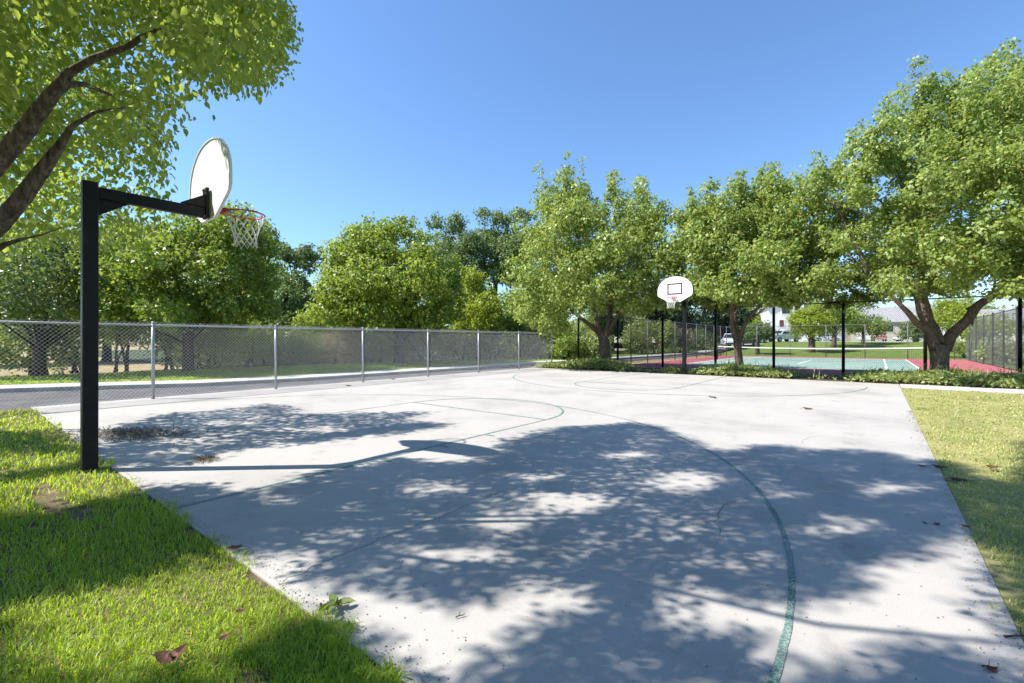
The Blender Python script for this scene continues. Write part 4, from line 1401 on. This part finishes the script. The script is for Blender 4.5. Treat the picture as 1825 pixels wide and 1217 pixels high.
def car(label, px, z, rz, color, kind='sedan', name='parked_car', cat='car'):
    p = at(px, CY, z)
    root = empty(name, (p.x, p.y, hill(p.y) - .01), label, cat, 'vehicles parked beyond the park', rz)
    paint = mat('car paint ' + label[:14], color, 0.25, 0.6)
    if kind == 'suv':
        Lc, Wc = 4.6, 1.85
        low = [(-2.3, .35), (2.3, .35), (2.32, .75), (2.2, 1.0), (1.2, 1.12), (-2.2, 1.15), (-2.32, .8)]
        cab = [(1.2, 1.1), (0.55, 1.68), (-1.75, 1.72), (-2.2, 1.14)]
    elif kind == 'truck':
        Lc, Wc = 5.3, 1.9
        low = [(-2.65, .45), (2.65, .45), (2.66, .85), (2.55, 1.1), (1.3, 1.2), (-2.6, 1.15), (-2.66, .8)]
        cab = [(1.25, 1.18), (0.7, 1.78), (-.6, 1.8), (-.85, 1.16)]
    else:
        Lc, Wc = 4.5, 1.78
        low = [(-2.25, .3), (2.25, .3), (2.28, .6), (2.1, .8), (1.0, .95), (-1.75, .98), (-2.22, .9), (-2.27, .6)]
        cab = [(1.0, .94), (0.3, 1.4), (-1.0, 1.43), (-1.75, .97)]
    def ext(poly, w0, w1, m, nm, par, bev=.05):
        b = MB()
        n = len(poly)
        zmin = min(q[1] for q in poly); zmax = max(q[1] for q in poly)
        wf = lambda zz: w0 + (w1 - w0) * (zz - zmin) / (zmax - zmin)
        vs = [(x, -wf(zz) / 2, zz) for x, zz in poly] + [(x, wf(zz) / 2, zz) for x, zz in poly]
        b.add(vs, [tuple(range(n)), tuple(range(2 * n - 1, n - 1, -1))] + [(i, n + i, n + (i + 1) % n, (i + 1) % n) for i in range(n)])
        return b.build(nm, m, par, bevel=bev)
    body = ext(low, Wc, Wc * .95, paint, 'body', root)
    ext(cab, Wc * .93, Wc * .74, paint, 'cabin', body, .04)
    x0, x1, x2, x3 = cab[0][0], cab[1][0], cab[2][0], cab[3][0]
    z0, z1 = cab[0][1] + .05, cab[1][1] - .08
    for s in (-1, 1):
        b = MB()
        ya, yb = s * (Wc * .93 / 2 + .005), s * (Wc * .755 / 2 + .012)
        b.add([(x0 - .18, ya, z0), (x1 - .02, yb, z1), (x2 + .06, yb, z1), (x3 + .2, ya, z0)] + [(x0 - .18, ya - s * .02, z0), (x1 - .02, yb - s * .02, z1), (x2 + .06, yb - s * .02, z1), (x3 + .2, ya - s * .02, z0)],
              [(0, 1, 2, 3), (7, 6, 5, 4), (0, 4, 5, 1), (1, 5, 6, 2), (2, 6, 7, 3), (3, 7, 4, 0)])
        b.build('side_window', M['pane'], root)
    for (xa, xb, nm, sg) in ((x0, x1, 'windscreen', 1), (x3, x2, 'rear_window', -1)):
        b = MB()
        e = .014 * sg
        w = Wc * .41
        b.add([(xa + e - (xa - xb) * .1, -w, z0), (xa + e - (xa - xb) * .1, w, z0), (xb + e + (xa - xb) * .14, w * .88, z1), (xb + e + (xa - xb) * .14, -w * .88, z1)], [(0, 1, 2, 3)])
        sd = b.build(nm, M['pane'], root)
        md = sd.modifiers.new('thick', 'SOLIDIFY'); md.thickness = .02; md.offset = 0
    R = .34 if kind != 'sedan' else .31
    for x in (-Lc * .3, Lc * .31):
        for s in (-1, 1):
            b = MB()
            b.tube([(x, s * (Wc / 2 - .2), R), (x, s * (Wc / 2 + .015), R)], R, 20)
            wh = b.build('wheel', M['tyre'], root)
            b = MB()
            b.tube([(x, s * (Wc / 2 + .01), R), (x, s * (Wc / 2 + .03), R)], R * .62, 16)
            b.build('rim', M['hub'], wh)
    for s in (-1, 1):
        b = MB(); b.box((low[2][0] - .03, s * Wc * .36, low[2][1] + .05), (.1, .38, .15)); b.build('headlight', M['lamp'], root)
        b = MB(); b.box((low[-1][0] + .03, s * Wc * .37, low[-1][1] + .02), (.1, .3, .16)); b.build('tail_lamp', M['taillamp'], root)
    b = MB(); b.box((low[2][0] + .0, 0, low[0][1] + .14), (.08, .9, .14)); b.build('grille', M['tyre'], root)
    return root


car('white sport utility car parked before the white gabled house', 1396, 66, math.radians(-128), (0.72, 0.73, 0.74), 'suv')
car('silver sedan parked between the trunks of the park trees', 1472, 80, math.radians(-150), (0.55, 0.57, 0.6))
car('dusty red car seen from behind before the beige house', 1566, 84, math.radians(97), (0.40, 0.20, 0.21), 'suv')
car('dark van parked behind the smaller forked pear trunk', 1322, 58, math.radians(-110), (0.03, 0.032, 0.04), 'suv', 'parked_van', 'van')
car('pale pickup truck parked left of the smaller forked pear trunk', 1304, 56, math.radians(-82), (0.6, 0.64, 0.68), 'truck', 'parked_truck', 'pickup')
car('light blue car half hidden by a slim park tree trunk', 1343, 64, math.radians(-112), (0.20, 0.42, 0.70))
car('white car parked at the right end of the beige house', 1618, 92, math.radians(-160), (0.68, 0.68, 0.68))

# ================================================================== GROUND COVER
def mound_h(x, y):
    h = 0.0 * x
    for mx, my, rx, ry, hh in ((-11.0, 20.3, 2.3, 1.3, .62), (-12.9, 20.0, 1.4, 1.1, .32), (-9.1, 19.9, .9, .8, .24), (-8.2, 19.7, .7, .5, .16), (-6.9, 19.7, .6, .55, .26), (-5.6, 19.9, .7, .8, .34), (-4.6, 20.6, 1.5, 1.4, .45), (-3.2, 20.1, 1.2, 1.0, .34),
                               (-1.4, 19.6, .8, .5, .14), (0.2, 20.2, 1.3, 1.2, .42), (1.8, 20.5, 1.7, 1.5, .5), (3.4, 20.4, 1.5, 1.4, .46), (5.2, 20.4, 1.6, 1.4, .46), (7.2, 20.4, 1.8, 1.4, .46), (9.5, 20.4, 1.8, 1.4, .46)):
        q = ((x - mx) / rx) ** 2 + ((y - my) / ry) ** 2
        h = np.maximum(h, .68 * hh * np.maximum(0, 1 - q) ** .6)
    return h


r = np.random.default_rng(77)
n = 52000
X = r.uniform(-14.2, 10.5, n)
Y = 19.03 + (22.4 - 19.03) * r.random(n) ** 1.15
ragged = 0.10 * np.sin(X * 5.1) + 0.08 * np.sin(X * 11.7 + 1)
H = mound_h(X, Y)
bare = ((X > -8.9) & (X < -7.4)) | ((X > -2.5) & (X < -0.9))
keep = (r.random(n) < np.clip(H * 4.5 - .1, 0.03, 1) * np.where(bare, .15, 1)) & (Y > 19.06 + ragged * (X > -13))
X, Y, H = X[keep], Y[keep], H[keep]
Z = H * (0.35 + 0.75 * r.random(len(X))) + 0.02
P = np.stack([X, Y, Z], 1)
D = r.normal(size=P.shape) + np.array([0, -.25, -.05])
Nn = r.normal(size=P.shape) * .6 + np.array([0, -.2, 1.0])
S = .105 * (0.6 + .8 * r.random(len(P)))
ivy = link('ivy_ground_cover', leaves_mesh('ivy', P, D, Nn, S, LEAF_COARSE), M['leaf_ivy'])
tag(ivy, 'low creeping green ivy and weeds filling the bed between concrete and tennis fence', 'ground cover', None, 'stuff')


def blades_mesh(name, P, height, width, lean, r, segs=2):
    """Tapering bent grass blades."""
    n = len(P)
    a = r.random(n) * 2 * math.pi
    d = np.stack([np.cos(a), np.sin(a), np.zeros(n)], 1)
    w = np.stack([-np.sin(a + r.normal(0, .5, n)), np.cos(a), np.zeros(n)], 1) * width[:, None] * .5
    ln = lean * (0.3 + 1.2 * r.random(n))
    p0 = P
    p1 = P + d * (height * ln * .35)[:, None] + np.array([0, 0, 1.0]) * (height * .6)[:, None]
    p2 = P + d * (height * ln)[:, None] + np.array([0, 0, 1.0]) * (height * (1.0 - .25 * ln))[:, None]
    V = np.stack([p0 - w, p0 + w, p1 + w * .8, p1 - w * .8, p2], 1).reshape(-1, 3)
    b = np.arange(n) * 5
    q = np.stack([b, b + 1, b + 2, b + 3], 1)
    t = np.stack([b + 3, b + 2, b + 4], 1)
    me = bpy.data.meshes.new(name)
    me.vertices.add(len(V)); me.vertices.foreach_set('co', V.astype(np.float32).ravel())
    loops = np.concatenate([q.ravel(), t.ravel()]).astype(np.int32)
    me.loops.add(len(loops)); me.loops.foreach_set('vertex_index', loops)
    st = np.concatenate([np.arange(n) * 4, 4 * n + np.arange(n) * 3]).astype(np.int32)
    me.polygons.add(2 * n); me.polygons.foreach_set('loop_start', st)
    me.update(calc_edges=True)
    return me


# taller weed shoots round the trunks and posts of the bed
sx = np.concatenate([r.normal(m_, s_, c_) for m_, s_, c_ in ((-4.6, .7, 160), (-2.6, .5, 60), (1.0, .8, 120), (2.8, .9, 140), (-11, 1.2, 120), (-6.8, .4, 40), (5.5, 1.2, 120))])
sy = r.uniform(19.7, 21.6, len(sx))
P = np.stack([sx, sy, mound_h(sx, sy) * .6], 1)
me = blades_mesh('weeds', P, r.uniform(.25, .6, len(P)), np.full(len(P), .022), .9, r)
tag(link('weed_shoots', me, M['leaf_ivy']), 'tall arching weed shoots rising out of the ivy along the bed', 'weeds', None, 'stuff')


def lawn_blades(name, label, region, n, r0, r1, a0, a1, h, w, m, bare=(), seed=1, dens=None, z=-0.012):
    r = np.random.default_rng(seed)
    rad = np.exp(r.uniform(math.log(r0), math.log(r1), n))
    ang = np.radians(r.uniform(a0, a1, n))          # 0 = +Y, positive towards -X
    X, Y = -np.sin(ang) * rad, np.cos(ang) * rad
    k = region(X, Y)
    for bx, by, brx, bry in bare:
        q = ((X - bx) / brx) ** 2 + ((Y - by) / bry) ** 2
        k &= (q > 1 + .5 * np.sin(X * 23) * np.cos(Y * 19)) | (r.random(n) < .12)
    X, Y, rad = X[k], Y[k], rad[k]
    t = 0.5 + 0.5 * np.sin(X * 2.1 + 1.3 * np.sin(Y * 1.7)) * np.cos(Y * 2.6 + .9 * np.sin(X * 1.3))
    hh = h * (0.55 + .65 * t) * (0.6 + .7 * r.random(len(X)))
    ww = w * np.maximum(1, rad / 3.2) * (.7 + .6 * r.random(len(X)))
    P = np.stack([X, Y, np.full(len(X), z)], 1)
    o = link(name, blades_mesh(name, P, hh, ww, .8, r), m)
    tag(o, label, 'grass', None, 'stuff')
    print(name, len(X))


jag = lambda X: 0.04 * np.sin(X * 5.3) + 0.03 * np.sin(X * 12 + 1) + 0.025 * np.sin(X * 31)
bare_spots = [(-5.7, 0.60, .7, .10), (-5.0, .70, .3, .07), (-1.95, .78, .12, .07)]
lawn_blades('lawn_grass', 'thick bright green lawn grass of the near lawn, sunlit and shaded', lambda X, Y: (Y < CY0 + .01 + jag(X)) & (X > -13.3) & (Y > -7), 430000, 0.7, 17, 25, 150, .060, .0042, M['grass'], bare_spots, 3)
lawn_blades('lawn_grass', 'short dry yellowish lawn grass right of the concrete court', lambda X, Y: (X > CX1 + .035 + 1.4 * jag(Y)) & (Y < 17.6) & (Y > .5) & (X < 13.5), 260000, 1.2, 24, -80, 14, .034, .0044, M['grass_dry'], [(.95, 15.3, .3, .5), (.8, 7.0, .12, .6), (1.4, 6.0, .3, .3), (.75, 3.6, .1, .5)], 4)
lawn_blades('verge_grass', 'mown grass strip between the sidewalk and the shrubs', lambda X, Y: (X < -17.75 - np.maximum(0, 5.5 - Y) * .75) & (X > -24.8) & (Y < 45) & (Y > -4), 90000, 17, 52, 25, 100, .06, .004, M['grass'], (), 5, z=.03)

# ================================================================== LITTER
def dead_leaf(label, x, y, size, rz, m='deadleaf', z=0.004, curl=.35):
    b = MB()
    nseg = 6
    vs, fs = [], []
    for i in range(nseg + 1):
        t = i / nseg
        w = .25 * math.sin(math.pi * min(1, t * 1.04 + .02)) ** .8 * size
        zc = curl * size * (t - .5) ** 2 * 2
        vs += [(t * size, -w, zc + curl * w * .9), (t * size, 0, zc), (t * size, w, zc + curl * w * 1.3)]
    for i in range(nseg):
        a = i * 3
        fs += [(a, a + 3, a + 4, a + 1), (a + 1, a + 4, a + 5, a + 2)]
    b.add(vs, fs)
    b.tube([(-.25 * size, .03 * size, .02 * size), (0, 0, zc * .5 + .002)], .015 * size, 4)
    o = b.build('dead_leaf', M[m])
    o.location = (x, y, z)
    o.rotation_euler = (0.1, .05, rz)
    md = o.modifiers.new('thick', 'SOLIDIFY'); md.thickness = .0012
    return tag(o, label, 'leaf', 'dead leaves on the ground')


def gp(px, py, zz=0.0):
    z = FPX * (EYE - zz) / (py - CY)
    p = at(px, py, z)
    return p.x, p.y


for px, py, sz, rz, lab, zz in ((278, 1192, .12, .5, 'large curled dark dead leaf on the near grass at the bottom edge', .05), (300, 1200, .10, 2.2, 'folded dead leaf beside the large curled one on the near grass', .05), (420, 1108, .045, .8, 'reddish brown dead leaf lying on sunlit grass', .05),
                                (390, 1160, .06, 2.0, 'small brown dead leaf low in the near grass', .04), (405, 985, .09, 1.2, 'dark dead leaf at the grass edge of the slab', .02),
                                (1660, 832, .14, .2, 'brown dead leaf on shaded concrete near the right edge of the slab', .004), (1652, 833, .10, 2.5, 'dead leaf overlapping another near the right slab edge', .004), (1690, 856, .16, .4, 'dark curled leaf on the right slab border beside a twig', .004),
                                (1665, 936, .06, 1.0, 'tiny dead leaf among specks on the right shaded concrete', .004), (1652, 935, .05, 2.0, 'second tiny dead leaf on the right shaded concrete', .004), (1712, 938, .06, .3, 'tiny dead leaf at the right slab edge', .004),
                                (1262, 708, .17, .3, 'dark dead leaf far out on the sunlit concrete before the far arc', .004), (1274, 710, .18, 1.9, 'second dark dead leaf far out on the sunlit concrete', .004), (1430, 729, .2, .5, 'lone dead leaf on the far sunlit concrete right of the arc', .004),
                                (615, 688, .2, .9, 'dark dead leaf on the concrete before the galvanised fence', .004), (697, 676, .2, .2, 'small dark leaf by the foot of the galvanised fence', .004), (1756, 838, .15, .7, 'brown leaf on the dry right lawn', .03), (1758, 1197, .06, .9, 'tiny brown leaf in the bottom right corner of the slab', .004)):
    x, y = gp(px, py)
    dead_leaf(lab, x, y, sz, rz, z=zz)

# fallen sprig with green leaves
x, y = gp(600, 1088)
sp = empty('fallen_sprig', (x, y, 0), 'fallen green leafy sprig lying on the concrete by the near grass', 'sprig')
b = MB()
b.tube([(-.09, 0, .012), (0, .01, .03), (.06, .02, .02)], [.004, .003, .002], 6)
b.tube([(0, .01, .03), (.01, -.05, .008)], .0025, 5)
b.build('stalk', M['twig'], sp)
r = np.random.default_rng(8)
for i in range(11):
    t = r.random()
    P = np.array([[-.07 + .13 * t, r.normal(0, .012), .025 + .01 * r.random()]])
    D = np.array([[r.normal(.3, .7), r.normal(0, .8), r.uniform(0, .55)]])
    Nn = np.array([[r.normal(0, .5), r.normal(0, .5), .7]])
    link('leaf', leaves_mesh('leaf', P, D, Nn, np.array([r.uniform(.05, .085)]), LEAF_FINE), M['leaf_ivy'] if i % 3 else M['leaf_near'], sp)
for i in range(3):
    b = MB(); b.tube([(-.1 + i * .02, -.03 - .01 * i, .006), (-.1 + i * .02, -.03 - .01 * i, .016)], [.006, .005], 7)
    b.build('berry', M['deadleaf'], sp)

# twigs and berries
def twig(label, px, py, ln, rz, rad=.005):
    x, y = gp(px, py)
    b = MB()
    pts = [(0, 0, .008), (ln * .4, .03 * ln, .012), (ln * .7, -.02 * ln, .01), (ln, .05 * ln, .014)]
    b.tube(pts, [rad, rad * .8, rad * .7, rad * .4], 6)
    b.tube([pts[1], (ln * .55, .22 * ln, .03)], [rad * .6, rad * .3], 5)
    o = b.build('fallen_twig', M['bark_dark'])
    o.location = (x, y, 0)
    o.rotation_euler.z = rz
    return tag(o, label, 'twig', 'twigs on the concrete')


twig('fallen twig crossing the right slab edge near the bottom right corner', 1790, 1137, .20, .6)
twig('thin twig on the shaded concrete beside the curled leaf at the right slab edge', 1684, 857, .26, .5)
twig('short stemmed berry twig lying on sunlit concrete near the fallen sprig', 812, 1103, .05, 1.1, .003)
twig('short twig lying on the shaded concrete below the three point line', 1750, 1190, .06, .4, .003)

# heap of straw litter at the near post, with loose strands
x, y = gp(235, 774)
r = np.random.default_rng(12)
n = 900
q = r.normal(size=(n, 2)) * np.array([.55, .28])
P = np.stack([x + q[:, 0] * .8 + q[:, 1] * .6, y + q[:, 0] * .5 - q[:, 1] * .5, .004 + .045 * np.exp(-(q ** 2).sum(1) * 4) * r.random(n)], 1)
me = blades_mesh('litter', P, r.uniform(.02, .05, n), np.full(n, .012), 4.5, r)
tag(link('straw_litter', me, M['straw']), 'flat patch of brown straw and leaf litter on the concrete behind the near hoop post', 'litter', None, 'stuff')
x, y = gp(368, 819)
n = 160
P = np.stack([x + r.normal(0, .09, n), y + r.normal(0, .05, n), np.full(n, .004)], 1)
me = blades_mesh('litter', P, r.uniform(.01, .03, n), np.full(n, .012), 4.0, r)
tag(link('straw_litter', me, M['straw']), 'small dark scrap of litter on shaded concrete right of the near hoop post', 'litter', None, 'stuff')
# specks of grit scattered over the slab
r = np.random.default_rng(13)
n = 1500
rad = np.exp(r.uniform(math.log(1.6), math.log(18), n))
ang = np.radians(r.uniform(-20, 85, n))
X, Y = -np.sin(ang) * rad, np.cos(ang) * rad
k = (X > CX0 + .4) & (X < CX1 - .02) & (Y > CY0 + .02) & (Y < CY1)
X, Y, rad = X[k], Y[k], rad[k]
P = np.stack([X, Y, np.full(len(X), .002)], 1)
ex = np.concatenate([np.stack([r.uniform(-9, -1.2, 1500), CY0 + .02 + r.exponential(.06, 1500)], 1), np.stack([CX1 - .01 - r.exponential(.05, 900), r.uniform(1.8, 12, 900)], 1)])
P = np.concatenate([P, np.concatenate([ex, np.full((len(ex), 1), .002)], 1)])
rad = np.linalg.norm(P[:, :2], axis=1)
S = r.uniform(.004, .012, len(P)) * np.maximum(1, rad / 6)
me = leaves_mesh('grit', P, r.normal(size=P.shape) * np.array([1, 1, .1]), np.tile([0, 0, 1.], (len(P), 1)) + r.normal(size=P.shape) * .2, S, LEAF_COARSE)
tag(link('grit_specks', me, M['deadleaf']), 'dark specks of grit and crushed berries strewn over the concrete slab', 'grit', None, 'stuff')
